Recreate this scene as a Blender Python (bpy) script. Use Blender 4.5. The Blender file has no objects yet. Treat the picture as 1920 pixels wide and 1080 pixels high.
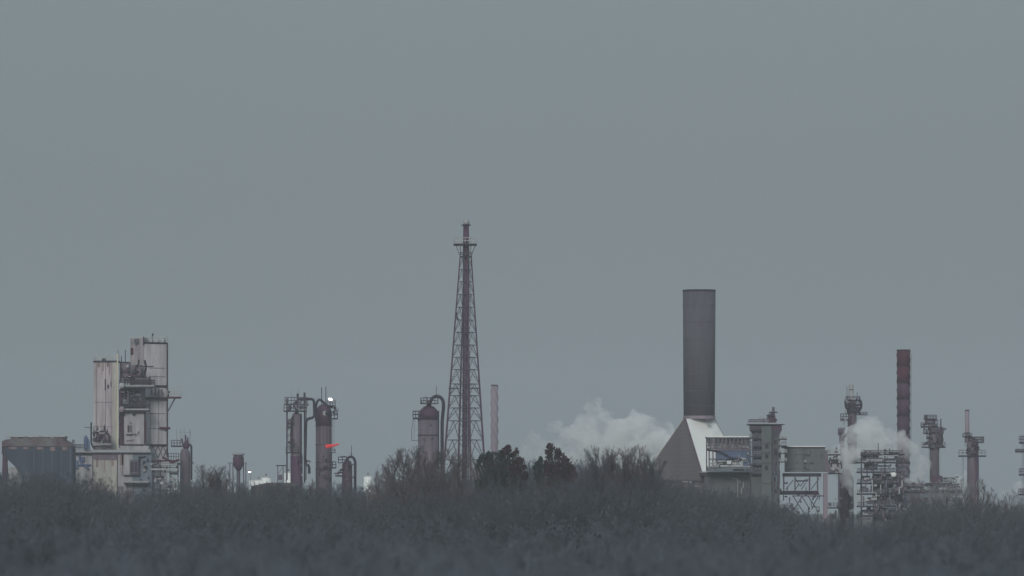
import bpy, math, random
import numpy as np
from mathutils import Vector, Matrix, noise

random.seed(7)
scene = bpy.context.scene
COL = scene.collection
R = math.radians
K = 0.0001          # metres per photo pixel and metre of distance
CAM_H = 12.0        # eye height; the horizon lies on row 940 of the 1920x1080 photo
HZ = 940.0

# ------------------------------------------------------------------ camera
cam_d = bpy.data.cameras.new("camera")
cam = bpy.data.objects.new("camera", cam_d)
COL.objects.link(cam)
cam.location = (0, 0, CAM_H)
cam.rotation_euler = (R(90), 0, 0)
cam_d.sensor_width = 36.0
cam_d.lens = 36.0 / (1920 * K)
cam_d.shift_y = (HZ - 540) / 1920.0
cam_d.clip_start = 1.0
cam_d.clip_end = 20000.0
cam_d.dof.use_dof = True
cam_d.dof.focus_distance = 1950.0
cam_d.dof.aperture_fstop = 0.42
scene.camera = cam

# ------------------------------------------------------------------ world, sun, exposure
SUN_EL, SUN_AZ = R(21), R(190)      # azimuth clockwise from +Y: behind the camera, to the left
world = bpy.data.worlds.new("World")
scene.world = world
world.use_nodes = True
wn, wl = world.node_tree.nodes, world.node_tree.links
wn.clear()
sky = wn.new("ShaderNodeTexSky")
sky.sky_type = 'NISHITA'
sky.sun_disc = False
sky.sun_elevation = SUN_EL
sky.sun_rotation = SUN_AZ
sky.air_density = 1.5
sky.dust_density = 4.0
tc = wn.new("ShaderNodeTexCoord")
nz = wn.new("ShaderNodeTexNoise")
nz.inputs["Scale"].default_value = 3.0
nz.inputs["Detail"].default_value = 3.0
ramp = wn.new("ShaderNodeValToRGB")
ramp.color_ramp.elements[0].position = 0.3
ramp.color_ramp.elements[0].color = (0.186, 0.231, 0.253, 1)
ramp.color_ramp.elements[1].position = 0.7
ramp.color_ramp.elements[1].color = (0.206, 0.246, 0.272, 1)
vm = wn.new("ShaderNodeVectorMath")
vm.operation = 'SCALE'
vm.inputs["Scale"].default_value = 10.0
mx = wn.new("ShaderNodeMix")
mx.data_type = 'RGBA'
mx.inputs["Factor"].default_value = 0.93      # the overcast veil over the clear sky
bg = wn.new("ShaderNodeBackground")
bg.inputs["Strength"].default_value = 0.1
wo = wn.new("ShaderNodeOutputWorld")
wl.new(tc.outputs["Generated"], nz.inputs["Vector"])
wl.new(nz.outputs["Fac"], ramp.inputs["Fac"])
wl.new(ramp.outputs["Color"], vm.inputs[0])
wl.new(sky.outputs["Color"], mx.inputs["A"])
sp_ = wn.new("ShaderNodeSeparateXYZ")
zr = wn.new("ShaderNodeMapRange")            # an overcast sky is brighter overhead than at the horizon
zr.inputs["From Min"].default_value = 0.06
zr.inputs["From Max"].default_value = 0.9
zr.inputs["To Min"].default_value = 10.0
zr.inputs["To Max"].default_value = 23.0
wl.new(tc.outputs["Generated"], sp_.inputs[0])
wl.new(sp_.outputs["Z"], zr.inputs["Value"])
wl.new(zr.outputs["Result"], vm.inputs["Scale"])
wl.new(vm.outputs["Vector"], mx.inputs["B"])
wl.new(mx.outputs["Result"], bg.inputs["Color"])
wl.new(bg.outputs["Background"], wo.inputs["Surface"])

sun_d = bpy.data.lights.new("sun", 'SUN')
sun_d.energy = 1.5
sun_d.angle = R(14)
sun_d.color = (1.0, 0.97, 0.93)
sun = bpy.data.objects.new("sun", sun_d)
COL.objects.link(sun)
sdir = Vector((math.sin(SUN_AZ) * math.cos(SUN_EL), math.cos(SUN_AZ) * math.cos(SUN_EL), math.sin(SUN_EL)))
sun.rotation_euler = sdir.to_track_quat('Z', 'Y').to_euler()
sun.location = (0, 0, 300)

vs = scene.view_settings
scene.display_settings.display_device = 'sRGB'
vs.view_transform = 'Standard'
vs.look = 'None'
vs.exposure = 0.0
vs.gamma = 1.0
vs.use_curve_mapping = False
cy = scene.cycles
cy.use_denoising = True
cy.volume_bounces = 12
cy.max_bounces = 14
cy.diffuse_bounces = 3
cy.volume_max_steps = 256
cy.sample_clamp_indirect = 4.0

# ------------------------------------------------------------------ materials
def material(name, col, var=0.15, rough=0.75, metal=0.0, scale=0.25, streak=0.0, tint=None, spec=0.25):
    m = bpy.data.materials.new(name)
    m.use_nodes = True
    n, l = m.node_tree.nodes, m.node_tree.links
    b = n["Principled BSDF"]
    b.inputs["Roughness"].default_value = rough
    b.inputs["Metallic"].default_value = metal
    b.inputs["Specular IOR Level"].default_value = spec
    t = n.new("ShaderNodeTexCoord")
    mp = n.new("ShaderNodeMapping")
    mp.inputs["Scale"].default_value = (1, 1, 0.12 if streak else 1)
    ns = n.new("ShaderNodeTexNoise")
    ns.inputs["Scale"].default_value = scale
    ns.inputs["Detail"].default_value = 6
    ns.inputs["Roughness"].default_value = 0.65
    l.new(t.outputs["Object"], mp.inputs["Vector"])
    l.new(mp.outputs["Vector"], ns.inputs["Vector"])
    r = n.new("ShaderNodeValToRGB")
    c = np.array(col)
    d = np.clip(c * (1 - var - streak), 0, 1)
    h = np.clip(np.array(tint) if tint is not None else c * (1 + var), 0, 1)
    r.color_ramp.elements[0].position = 0.3
    r.color_ramp.elements[0].color = (*d, 1)
    r.color_ramp.elements[1].position = 0.7
    r.color_ramp.elements[1].color = (*h, 1)
    l.new(ns.outputs["Fac"], r.inputs["Fac"])
    l.new(r.outputs["Color"], b.inputs["Base Color"])
    return m

def emitter(name, col, strength):
    m = bpy.data.materials.new(name)
    m.use_nodes = True
    b = m.node_tree.nodes["Principled BSDF"]
    b.inputs["Base Color"].default_value = (*col, 1)
    b.inputs["Emission Color"].default_value = (*col, 1)
    b.inputs["Emission Strength"].default_value = strength
    return m

M = dict(
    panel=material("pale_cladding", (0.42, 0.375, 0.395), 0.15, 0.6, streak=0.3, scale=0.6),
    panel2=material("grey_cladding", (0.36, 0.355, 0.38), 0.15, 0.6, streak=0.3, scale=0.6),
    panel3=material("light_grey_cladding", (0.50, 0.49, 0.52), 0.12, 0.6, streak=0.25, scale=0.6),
    cream=material("cream_cladding", (0.40, 0.39, 0.355), 0.12, 0.65, streak=0.3, scale=0.6),
    yellow=material("cream_duct", (0.52, 0.48, 0.38), 0.1, 0.6),
    concrete=material("grey_concrete", (0.11, 0.118, 0.130), 0.15, 0.9, streak=0.2, scale=0.3),
    dark=material("dark_steel", (0.020, 0.014, 0.028), 0.3, 0.6),
    steel=material("grey_steel", (0.085, 0.08, 0.105), 0.25, 0.55),
    pale=material("galvanised_steel", (0.34, 0.35, 0.36), 0.2, 0.5),
    plum=material("plum_brown_paint", (0.082, 0.038, 0.074), 0.25, 0.65, streak=0.2, scale=0.5),
    mauve=material("mauve_grey_paint", (0.150, 0.118, 0.152), 0.2, 0.65, streak=0.2, scale=0.5),
    rust=material("rust_red_paint", (0.072, 0.014, 0.032), 0.3, 0.8),
    pink=material("faded_pink_paint", (0.26, 0.215, 0.255), 0.15, 0.7, streak=0.1),
    blue=material("blue_paint", (0.075, 0.11, 0.20), 0.2, 0.6),
    bluegrey=material("blue_grey_cladding", (0.14, 0.17, 0.21), 0.2, 0.7, streak=0.1),
    stack=material("brown_grey_brick", (0.098, 0.084, 0.108), 0.1, 0.9, streak=0.15, scale=0.8, tint=(0.104, 0.110, 0.126)),
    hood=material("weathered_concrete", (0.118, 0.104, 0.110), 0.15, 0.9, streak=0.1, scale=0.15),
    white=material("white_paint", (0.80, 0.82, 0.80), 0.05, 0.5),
    greenish=material("green_grey_concrete", (0.125, 0.142, 0.146), 0.15, 0.9, streak=0.15, scale=0.3),
    slab=material("concrete_slab", (0.30, 0.31, 0.33), 0.15, 0.85),
    stain=material("rust_stain", (0.26, 0.19, 0.19), 0.3, 0.8, streak=0.3, scale=0.8),
    mottle=material("weathered_rusty_fascia", (0.11, 0.045, 0.075), 0.3, 0.9, scale=0.22, tint=(0.165, 0.175, 0.17)),
    navy=material("dark_blue_cladding", (0.046, 0.056, 0.082), 0.2, 0.8, streak=0.1),
    red=material("red_fabric", (0.9, 0.05, 0.05), 0.1, 0.8),
    lamp=emitter("lamp_glow", (0.97, 1.0, 0.93), 2.2),
    brown=material("brown_roofing", (0.075, 0.058, 0.055), 0.2, 0.9),
    bark=material("bark", (0.050, 0.046, 0.046), 0.3, 0.95, scale=1.0),
    scrub=material("hazed_scrub_twigs", (0.150, 0.173, 0.203), 0.2, 0.95, scale=0.1),  # near mist painted into the twigs as a pale bluish lift
    scrubmid=material("part_hazed_scrub_twigs", (0.125, 0.142, 0.168), 0.2, 0.95, scale=0.1),  # middle step of the painted mist, between wood and near scrub
    wood=material("grey_wood_twigs", (0.080, 0.090, 0.108), 0.2, 0.95, scale=0.03),
    twig=material("twigs", (0.085, 0.082, 0.094), 0.25, 0.95, scale=0.3),
    twig2=material("purple_brown_twigs", (0.115, 0.092, 0.104), 0.25, 0.95, scale=0.3),
    twig3=material("grey_green_twigs", (0.24, 0.245, 0.26), 0.25, 0.95, scale=0.3),
    ever=material("evergreen_needles", (0.042, 0.055, 0.056), 0.35, 0.9, scale=0.4),
    everred=material("reddish_evergreen", (0.060, 0.034, 0.042), 0.3, 0.9, scale=0.4),
    leaf=material("dark_blue_green_leaves", (0.045, 0.060, 0.085), 0.2, 0.9, scale=0.12, tint=(0.06, 0.07, 0.08)),
    ground=material("leaf_litter_ground", (0.06, 0.06, 0.05), 0.3, 1.0, scale=0.05),
)

# banded courses on the big stack
def banded(m, period, dark):
    n, l = m.node_tree.nodes, m.node_tree.links
    b = n["Principled BSDF"]
    src = b.inputs["Base Color"].links[0].from_socket
    t = n.new("ShaderNodeTexCoord"); w = n.new("ShaderNodeTexWave")
    w.bands_direction = 'Z'; w.wave_type = 'BANDS'
    w.inputs["Scale"].default_value = 1.0 / period
    w.inputs["Distortion"].default_value = 0.4
    l.new(t.outputs["Object"], w.inputs["Vector"])
    mr = n.new("ShaderNodeMapRange")
    mr.inputs["From Min"].default_value = 0.0; mr.inputs["From Max"].default_value = 0.25
    mr.inputs["To Min"].default_value = dark; mr.inputs["To Max"].default_value = 1.0
    l.new(w.outputs["Fac"], mr.inputs["Value"])
    s = n.new("ShaderNodeVectorMath"); s.operation = 'SCALE'
    l.new(src, s.inputs[0]); l.new(mr.outputs["Result"], s.inputs["Scale"])
    l.new(s.outputs["Vector"], b.inputs["Base Color"])
banded(M['stack'], 2.6, 0.72)
banded(M['hood'], 5.0, 0.85)
banded(M['rust'], 4.0, 0.8)

# ------------------------------------------------------------------ mesh building
def link_mesh(name, verts, faces, mat, parent=None, smooth=False):
    me = bpy.data.meshes.new(name)
    me.from_pydata(verts, [], faces)
    me.materials.append(mat)
    if smooth:
        me.polygons.foreach_set("use_smooth", [True] * len(me.polygons))
    me.update()
    o = bpy.data.objects.new(name, me)
    COL.objects.link(o)
    if parent is not None:
        o.parent = parent
    return o

def tag(o, label=None, cat=None, group=None, kind=None):
    if label: o["label"] = label
    if cat: o["category"] = cat
    if group: o["group"] = group
    if kind: o["kind"] = kind
    return o

def tri_fan_tube(V, F, p0, p1, r0, r1, n=6, caps=True):
    p0, p1 = Vector(p0), Vector(p1)
    d = (p1 - p0)
    if d.length < 1e-6: return
    d.normalize()
    a = Vector((0, 0, 1)) if abs(d.z) < 0.9 else Vector((1, 0, 0))
    u = d.cross(a).normalized(); v = d.cross(u)
    b = len(V)
    for p, r in ((p0, r0), (p1, r1)):
        for i in range(n):
            t = 2 * math.pi * (i + 0.5) / n
            V.append(tuple(p + u * (r * math.cos(t)) + v * (r * math.sin(t))))
    for i in range(n):
        j = (i + 1) % n
        F.append((b + i, b + j, b + n + j, b + n + i))
    if caps:
        F.append(tuple(b + i for i in range(n))[::-1])
        F.append(tuple(b + n + i for i in range(n)))

class Part:
    """One part's mesh; coordinates are photo columns and rows at the thing's distance, depth y in metres."""
    def __init__(self, th, name, mat, parent=None, smooth=False):
        self.th, self.name, self.mat, self.par, self.smooth = th, name, mat, parent, smooth
        self.V, self.F = [], []
        th.parts.append(self)
        self.obj = None
    def P(self, px, py, y=0.0):
        t = self.th
        return ((px - t.px) * t.s, y, CAM_H + (HZ - py) * t.s)
    def box(self, x0, x1, ya, yb, y0=-1, y1=1):
        ya = min(ya, self.th.gpy) ; yb = min(yb, self.th.gpy)
        b = len(self.V)
        for y in (y0, y1):
            for px, py in ((x0, yb), (x1, yb), (x1, ya), (x0, ya)):
                self.V.append(self.P(px, py, y))
        self.F += [tuple(b + i for i in f) for f in ((0,1,2,3),(5,4,7,6),(4,0,3,7),(1,5,6,2),(3,2,6,7),(4,5,1,0))]
        return self
    def prism(self, poly, ya, yb, top=None):
        """poly: (column, depth) corners; ya the top row, yb the bottom row."""
        b = len(self.V); n = len(poly)
        for px, y in poly: self.V.append(self.P(px, yb, y))
        for px, y in (top or poly): self.V.append(self.P(px, ya, y))
        for i in range(n):
            j = (i + 1) % n
            self.F.append((b + i, b + j, b + n + j, b + n + i))
        self.F.append(tuple(b + i for i in range(n))[::-1])
        self.F.append(tuple(b + n + i for i in range(n)))
        return self
    def bar(self, a, c, w=0.15, n=4):
        tri_fan_tube(self.V, self.F, self.P(*a), self.P(*c), w, w, n)
        return self
    def pipe(self, pts, w, n=10):
        P = [Vector(self.P(*p)) for p in pts]
        # round the corners
        Q = [P[0]]
        for i in range(1, len(P) - 1):
            a, b, c = P[i-1], P[i], P[i+1]
            r = min(w * 2.5, (a - b).length * 0.45, (c - b).length * 0.45)
            p, q = b + (a - b).normalized() * r, b + (c - b).normalized() * r
            for t in (0, .25, .5, .75, 1):
                Q.append(p * (1-t)**2 + b * 2*t*(1-t) + q * t*t)
        Q.append(P[-1])
        for i in range(len(Q) - 1):
            tri_fan_tube(self.V, self.F, Q[i], Q[i+1], w, w, n, caps=(i in (0, len(Q) - 2)))
        return self
    def lathe(self, cx, prof, y=0.0, n=28, caps=True):
        """prof: (row, radius in photo pixels) from bottom to top."""
        b = len(self.V); s = self.th.s
        for py, r in prof:
            c = self.P(cx, py, y)
            for i in range(n):
                t = 2 * math.pi * i / n
                self.V.append((c[0] + r*s*math.cos(t), c[1] + r*s*math.sin(t), c[2]))
        for k in range(len(prof) - 1):
            for i in range(n):
                j = (i + 1) % n
                self.F.append((b+k*n+i, b+k*n+j, b+(k+1)*n+j, b+(k+1)*n+i))
        if caps:
            self.F.append(tuple(b + i for i in range(n))[::-1])
            self.F.append(tuple(b + (len(prof)-1)*n + i for i in range(n)))
        return self
    def rail(self, x0, x1, py, h, y0, y1, w=0.05, step=7):
        w *= 1.25
        """handrail round a rectangular deck: posts, top rail, knee rail."""
        for y in (y0, y1):
            for k in (1.0, 0.5):
                self.bar((x0, py - h*k, y), (x1, py - h*k, y), w*1.6)
            n = max(1, round((x1 - x0) / step))
            for i in range(n + 1):
                x = x0 + (x1 - x0) * i / n
                self.bar((x, py, y), (x, py - h, y), w)
        for x in (x0, x1):
            for k in (1.0, 0.5):
                self.bar((x, py - h*k, y0), (x, py - h*k, y1), w)
        return self
    def ring_rail(self, cx, py, h, rad, y=0, w=0.05, n=14):
        s = self.th.s
        pt = [(cx + rad*math.cos(2*math.pi*i/n), y + rad*s*math.sin(2*math.pi*i/n)) for i in range(n)]
        for i in range(n):
            a, c = pt[i], pt[(i+1) % n]
            for k in (1.0, 0.5):
                self.bar((a[0], py - h*k, a[1]), (c[0], py - h*k, c[1]), w)
            self.bar((a[0], py, a[1]), (a[0], py - h, a[1]), w)
        return self
    def ladder(self, px, ya, yb, y=0, w=1.6, cage=True):
        s = self.th.s
        for d in (-w, w):
            self.bar((px + d, ya, y), (px + d, yb, y), 0.06)
        n = int(abs(yb - ya) / 3.2)
        for i in range(n):
            r = ya + (yb - ya) * i / n
            self.bar((px - w, r, y), (px + w, r, y), 0.04)
            if cage and i % 2 == 0:
                q = [(px - w, y), (px - w*1.2, y - w*s*1.5), (px, y - w*s*2.4), (px + w*1.2, y - w*s*1.5), (px + w, y)]
                for a, c in zip(q, q[1:]):
                    self.bar((a[0], r, a[1]), (c[0], r, c[1]), 0.04)
        return self

class Thing:
    def __init__(self, name, label, cat, px, D, group=None):
        self.px, self.D, self.s = px, D, K * D
        self.gpy = HZ + CAM_H / self.s          # the photo row of the ground at this distance
        self.parts = []
        self.root = bpy.data.objects.new(name, None)
        self.root.location = ((px - 960) * self.s, D, 0)
        COL.objects.link(self.root)
        tag(self.root, label, cat, group)
    def part(self, name, mat, parent=None, smooth=False):
        return Part(self, name, M[mat], parent, smooth)
    def deck(self, x0, x1, py, y0, y1, th=3, h=8, mat='dark', rmat='pale', w=0.07, step=6):
        d = self.part("platform", mat); d.box(x0, x1, py, py + th, y0, y1)
        r = self.part("railing", rmat, d); r.rail(x0 + .3, x1 - .3, py, h, y0 + .1, y1 - .1, w, step)
        return d
    def ring_deck(self, cx, py, rad, th=3, h=8, y=0, mat='dark', rmat='pale', w=0.07):
        d = self.part("platform", mat); d.lathe(cx, [(py + th, rad), (py, rad)], y)
        r = self.part("railing", rmat, d); r.ring_rail(cx, py, h, rad - .3, y, w)
        return d
    def clutter(self, x0, x1, y0, y1, d0, d1, n, seed, mats=('dark', 'steel', 'plum', 'pale', 'dark'), w=0.22):
        """small valves, boxes and bent pipes fixed over a face"""
        rd = random.Random(seed)
        for i in range(n):
            m = rd.choice(mats); x = rd.uniform(x0, x1); y = rd.uniform(y0, y1); d = rd.uniform(d0, d1); q = rd.random()
            if q < .45:
                a = rd.choice((-1, 1)); dx = rd.uniform(3, max(4, (x1 - x0) * .45)) * a; dy = rd.uniform(4, max(5, (y1 - y0) * .5))
                X = min(max(x + dx, x0), x1); Y = min(y + dy, y1)
                self.part("pipe", m).pipe([(x, y, d), (x, (y + Y) / 2, d), (X, (y + Y) / 2, d), (X, Y + .1, d)], w * rd.uniform(.7, 1.5), 6)
            elif q < .7:
                self.part("valve", m).lathe(x, [(y + 2.5, .8), (y + 1.5, 1.6), (y, 1.6), (y - 1, .6), (y - 3, .5)], d, 8)
            else:
                self.part("casing", m).box(x, x + rd.uniform(2, 7), y, y + rd.uniform(2, 6), d - .6, d + .6)
    def done(self):
        for p in self.parts:
            par = p.par.obj if isinstance(p.par, Part) else self.root
            p.obj = link_mesh(p.name, p.V, p.F, p.mat, par, p.smooth)
        return self

# ------------------------------------------------------------------ ground
g = link_mesh("ground", [(-2500, -200, 0), (2500, -200, 0), (2500, 5000, 0), (-2500, 5000, 0)], [(0, 1, 2, 3)], M['ground'])
tag(g, kind="structure")

# ------------------------------------------------------------------ the air
def volume_box(name, x0, x1, y0, y1, z0, z1, mat):
    V = [(x, y, z) for z in (z0, z1) for x, y in ((x0, y0), (x1, y0), (x1, y1), (x0, y1))]
    return link_mesh(name, V, [(3,2,1,0),(4,5,6,7),(0,1,5,4),(1,2,6,5),(2,3,7,6),(3,0,4,7)], mat)
mh = bpy.data.materials.new("pale_haze")
mh.use_nodes = True
mh.node_tree.nodes.clear()
pv = mh.node_tree.nodes.new("ShaderNodeVolumePrincipled")
mo = mh.node_tree.nodes.new("ShaderNodeOutputMaterial")
mh.node_tree.links.new(pv.outputs[0], mo.inputs["Volume"])
pv.inputs["Color"].default_value = (0.90, 0.95, 1.0, 1)
pv.inputs["Density"].default_value = 0.00009
tag(volume_box("haze", -2600, 2600, -300, 5100, -1, 135, mh), kind="stuff")

# ================================================================== LEFT: pale process towers
# low process building
t = Thing("process_building", "low grey and cream building with a flat slab roof under the pale towers", "building", 212, 1950)
w = t.part("wall", 'panel2'); w.box(140, 176, 850, 1100, -3, 14); w.box(222.2, 250, 850, 1100, -4.2, 14)
w = t.part("wall", 'cream'); w.box(175.5, 222, 850, 1100, -4, 14)
w = t.part("wall", 'bluegrey'); w.box(250.2, 286, 850, 1100, -4, 14)
t.clutter(264, 284, 853, 900, -4.9, -4.3, 9, 48, ('dark', 'steel', 'slab'), .18)
for x, w__, h_ in ((182, 4, 14), (196, 3, 24), (210, 5, 12), (226, 8, 10), (230, 3, 30)): t.part("wall_stain", 'stain').box(x, x + w__, 862.2 if x < 220 else 850.7, 862.2 + h_, -4.26 if x > 220 else -4.04, -4.203 if x > 220 else -4.003)
t.part("roof_slab", 'slab').box(134, 284, 843.5, 850, -5, 15)
p = t.part("roof_edge", 'dark'); p.box(134, 284, 848.5, 850.5, -5.2, -5.02)
p = t.part("pilaster", 'plum'); p.box(221, 222.6, 850.5, 1000, -4.5, -4.21)
p = t.part("pilaster", 'steel'); p.box(174.6, 176.2, 850.5, 1000, -4.6, -4.1)
p = t.part("cladding_band", 'mauve'); p.box(178, 220, 860, 862, -4.3, -4.01); p.box(176.3, 220.9, 850.6, 860, -4.15, -4.005)
win = t.part("window", 'steel'); win.box(245, 261, 862, 889, -4.7, -4.21)
pn = t.part("pane", 'dark', win); pn.prism([(247, -4.78), (252, -4.78), (252, -4.71), (247, -4.71)], 866, 885); pn.box(254, 259, 866, 885, -4.78, -4.71)
fr = t.part("window_hood", 'dark'); fr.box(261.2, 264, 856, 890, -5.2, -4.21); fr.box(234, 264, 890.2, 892.5, -5.2, -4.21)
cp = t.part("canopy", 'slab'); cp.box(235, 282, 902, 905, -8, -4.21)
cp = t.part("canopy_edge", 'dark'); cp.box(235, 282, 905.1, 907.5, -7.9, -4.21)
d = t.part("duct", 'blue'); d.pipe([(140, 872, -3.6), (172, 872, -3.6)], 0.35); d.pipe([(150, 852, -3.7), (152, 866, -3.7), (168, 880, -3.7)], 0.4); d.box(154, 160, 857, 865, -4.2, -3.01); d.box(143, 148, 863, 879, -4.0, -3.01)
rl = t.part("railing", 'dark'); rl.rail(135, 156, 843, 9, -4, 2, 0.1, 6)
rl2 = t.part("roof_vent", 'steel'); rl2.pipe([(136, 843, 0), (136, 825, 0), (139, 825, 0), (139, 832, 0)], 0.22)
t.done()

# cold box, left
t = Thing("process_tower", "lower pale boxy tower on the left with two dark slots and railed top", "tower", 200, 1960)
w = t.part("wall", 'panel'); w.box(177, 213, 680, 843, -4, 4)
w = t.part("wall", 'cream'); w.box(213.2, 220.5, 680, 843, -4.2, 4)
t.part("corner_duct", 'yellow').box(220.8, 223.4, 664, 843, -4.6, -3.6)
t.part("roof_edge", 'dark').box(176.6, 224.5, 676.6, 679.8, -4.3, 4.2)
t.part("railing", 'pale').rail(177, 223, 676, 9, -4, 4, 0.09, 7.5)
sl = t.part("slot", 'dark'); sl.box(198, 200, 711, 732, -4.3, -4.02)
sl = t.part("slot", 'dark'); sl.box(209, 210.6, 716, 726, -4.3, -4.02)
sm = t.part("seam", 'mauve')
for x in (182, 199, 209.6): sm.box(x, x + .8, 681, 842, -4.12, -4.01)
for yy in (754, 800): sm.box(177.3, 212.8, yy, yy + .9, -4.10, -4.008)
t.part("roof_vent", 'steel').box(192, 199, 672, 676.4, -2, 1)
for x, w__, h_ in ((184, 5, 9), (193, 3, 16), (202, 4, 8), (206, 2, 22)): t.part("wall_stain", 'stain').box(x, x + w__, 680.2, 680.2 + h_, -4.03, -4.003)
t.part("door", 'dark').box(203, 206, 722, 729, -4.06, -4.004)
m_ = t.part("mast", 'dark'); m_.bar((221.5, 676, 0), (221.5, 656, 0), 0.13)
t.done()

# tall box tower with two visible faces
t = Thing("process_tower", "tallest pale boxy tower, right of the pair, with a railed top and side platform", "tower", 278, 1972)
foot = [(243, 3), (272, -5), (313.5, 0), (286, 8)]
def edge(a, c, f): return (a[0] + (c[0]-a[0])*f, a[1] + (c[1]-a[1])*f)
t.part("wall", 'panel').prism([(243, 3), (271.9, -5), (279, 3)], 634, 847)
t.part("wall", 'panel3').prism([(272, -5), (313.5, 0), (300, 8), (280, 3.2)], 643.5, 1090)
t.part("roof_edge", 'dark').prism([(272, -5.2), (314.4, -0.1), (300, 8.2), (272.5, 1)], 642.0, 645.2)
rl = t.part("railing", 'pale'); rl.rail(272, 313, 642, 10, -2, 3, 0.09, 6.5)
rl = t.part("railing", 'pale'); rl.rail(244, 272, 643, 10, -2, 3, 0.07, 7)
t.part("roof_hatch", 'steel').box(252, 260, 636, 643, -3.4, -1.2)
t.part("louvre", 'rust').prism([(244, 2.4), (249.5, 0.95), (249.5, 1.3), (244, 2.9)], 652, 665)
t.part("roof_vent", 'dark').pipe([(286, 642, 0), (285, 633, 0), (287, 625, 0)], 0.25)
t.part("roof_vent", 'dark').box(270.2, 272, 632, 648, -6, -5.3)
for x in (297, 308): t.part("roof_vent", 'dark').box(x, x + 2, 634, 642, 0.5, 1)
cb = t.part("corner_duct", 'dark'); cb.box(312.6, 315.2, 643, 858, -.9, 0.4)
bt = t.part("belt_deck", 'dark'); bt.prism([(274, -5.6), (314, -0.6), (314, 0), (274, -4.8)], 722.5, 726)
bt = t.part("belt_deck", 'dark'); bt.prism([(274, -6.2), (314, -1.2), (314, 0), (274, -4.8)], 745, 749.5)
lw = t.part("louvre", 'mauve')
for x, y0 in ((284, 729), (291, 727), (297, 728), (303, 730)): lw.prism([(x, -3.7), (x+3, -3.34), (x+3, -2.9), (x, -3.2)], y0, 742)
sm = t.part("seam", 'steel')
for yy in (690, 706, 775, 803): sm.prism([(280, -4.12), (310, -0.52), (310, -0.3), (280, -3.9)], yy, yy + 1.1)
for f in (0.25, 0.62): 
    q = edge((272, -5), (313.5, 0), f); sm.prism([(q[0], q[1]-.1), (q[0]+.7, q[1]-.02), (q[0]+.7, q[1]+.3), (q[0], q[1]+.3)], 750, 840)
dk = t.deck(314, 339, 744, -3, 3, 3.2, 11, 'rust', 'pale', 0.09, 6)
t.part("bracket", 'steel').bar((315, 771, 0), (328, 747, 0), 0.35)
t.part("davit", 'dark').pipe([(316, 744, -2), (318, 734, -2), (315, 731, -2)], 0.25)
t.part("nozzle", 'rust').pipe([(300, 803, -2), (320, 803, -2.2)], 0.45)
bt = t.part("belt_deck", 'dark'); bt.prism([(276, -5.6), (314, -0.7), (314, 0), (276, -4.8)], 833, 836)
tr = t.part("truss", 'steel')
for x in (279, 288, 297, 306): tr.bar((x, 836, -4.5+(x-279)*.12), (x+9, 858, -4.5+(x-270)*.12), 0.18); tr.bar((x+9, 836, -3.4+(x-279)*.12), (x, 858, -4.5+(x-279)*.12), 0.18)
t.done()

# equipment structure between the towers
t = Thing("equipment_tower", "grey equipment tower with stacked platforms and pipework between the two pale towers", "tower", 250, 1961)
w = t.part("wall", 'mauve'); w.box(224.5, 243, 681, 715, -1, 5)
w = t.part("wall", 'panel2'); w.box(233, 272, 768, 833, -3.5, 4)
w = t.part("wall", 'bluegrey'); w.box(226, 271, 725, 767, -1.5, 4)
w = t.part("wall", 'mauve'); w.box(244, 266, 684, 714, 0.4, 4.5)
w = t.part("plinth", 'panel2'); w.box(226, 280, 836, 843.3, -3.8, 4)
p = t.part("pipe", 'plum'); p.pipe([(227, 730, -2.6), (227, 840, -2.6)], 0.55)
p = t.part("pipe", 'rust'); p.pipe([(231, 766, -3), (231, 836, -3)], 0.35); 
p = t.part("pipe", 'rust'); p.pipe([(274, 790, -3.9), (274, 830, -3.9)], 0.3)
p = t.part("corner_post", 'dark'); p.box(271.2, 274, 764, 834, -3.8, -3.0)
p = t.part("corner_post", 'dark'); p.box(232, 233.6, 766, 836, -3.9, -3.55)
dk = t.deck(226, 291, 722.5, -6.5, -2.1, 3, 9, 'slab', 'dark', 0.12, 5)
t.part("deck_edge", 'dark').box(232, 286, 725.7, 728.5, -6.3, -2.2)
t.part("balcony_wall", 'steel').box(256, 284, 709.5, 722.2, -6.0, -5.2)
t.part("balcony_wall", 'dark').box(281, 284.4, 708, 722.2, -6.1, -5)
dk = t.deck(228, 281, 766.5, -6.2, -1.6, 3, 8, 'slab', 'dark', 0.12, 6)
t.part("deck_edge", 'dark').box(230, 282, 769.7, 772, -6.0, -3.6)
t.part("deck_edge", 'steel').box(230, 274, 758.5, 761.5, -5.0, -1.6)
t.part("column_post", 'dark').box(266, 273, 728.6, 764, -4.2, -2)
t.part("column_post", 'steel').box(240, 243, 728.6, 764, -4.2, -2)
v = t.part("drum", 'pale', smooth=True); v.lathe(231, [(729, 2), (727.5, 5), (722, 5.5), (719, 3)], -7.2)
v = t.part("drum", 'pink', smooth=True); v.lathe(231, [(774, 2), (772, 4.5), (766, 5), (763, 3)], -6.9)
e = t.part("vessel", 'mauve', smooth=True); e.lathe(262, [(714, 7), (700, 7), (692, 6), (686, 2)], -3.4)
e = t.part("vessel", 'steel', smooth=True); e.lathe(247, [(714, 3), (694, 3), (690, 1)], -3)
e = t.part("pipe", 'dark'); e.pipe([(255, 722, -5), (255, 690, -5), (262, 684, -5), (262, 675, -5)], 0.3); e = t.part("pipe", 'dark'); e.pipe([(273, 722, -5), (273, 700, -5), (276, 690, -5), (273, 676, -5)], 0.42)
e = t.part("pipe", 'dark'); e.pipe([(266, 688, -5.6), (290, 688, -5.6)], 0.22); e = t.part("pipe", 'dark'); e.pipe([(250, 700, -5.6), (262, 697, -5.6)], 0.3)
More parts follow.
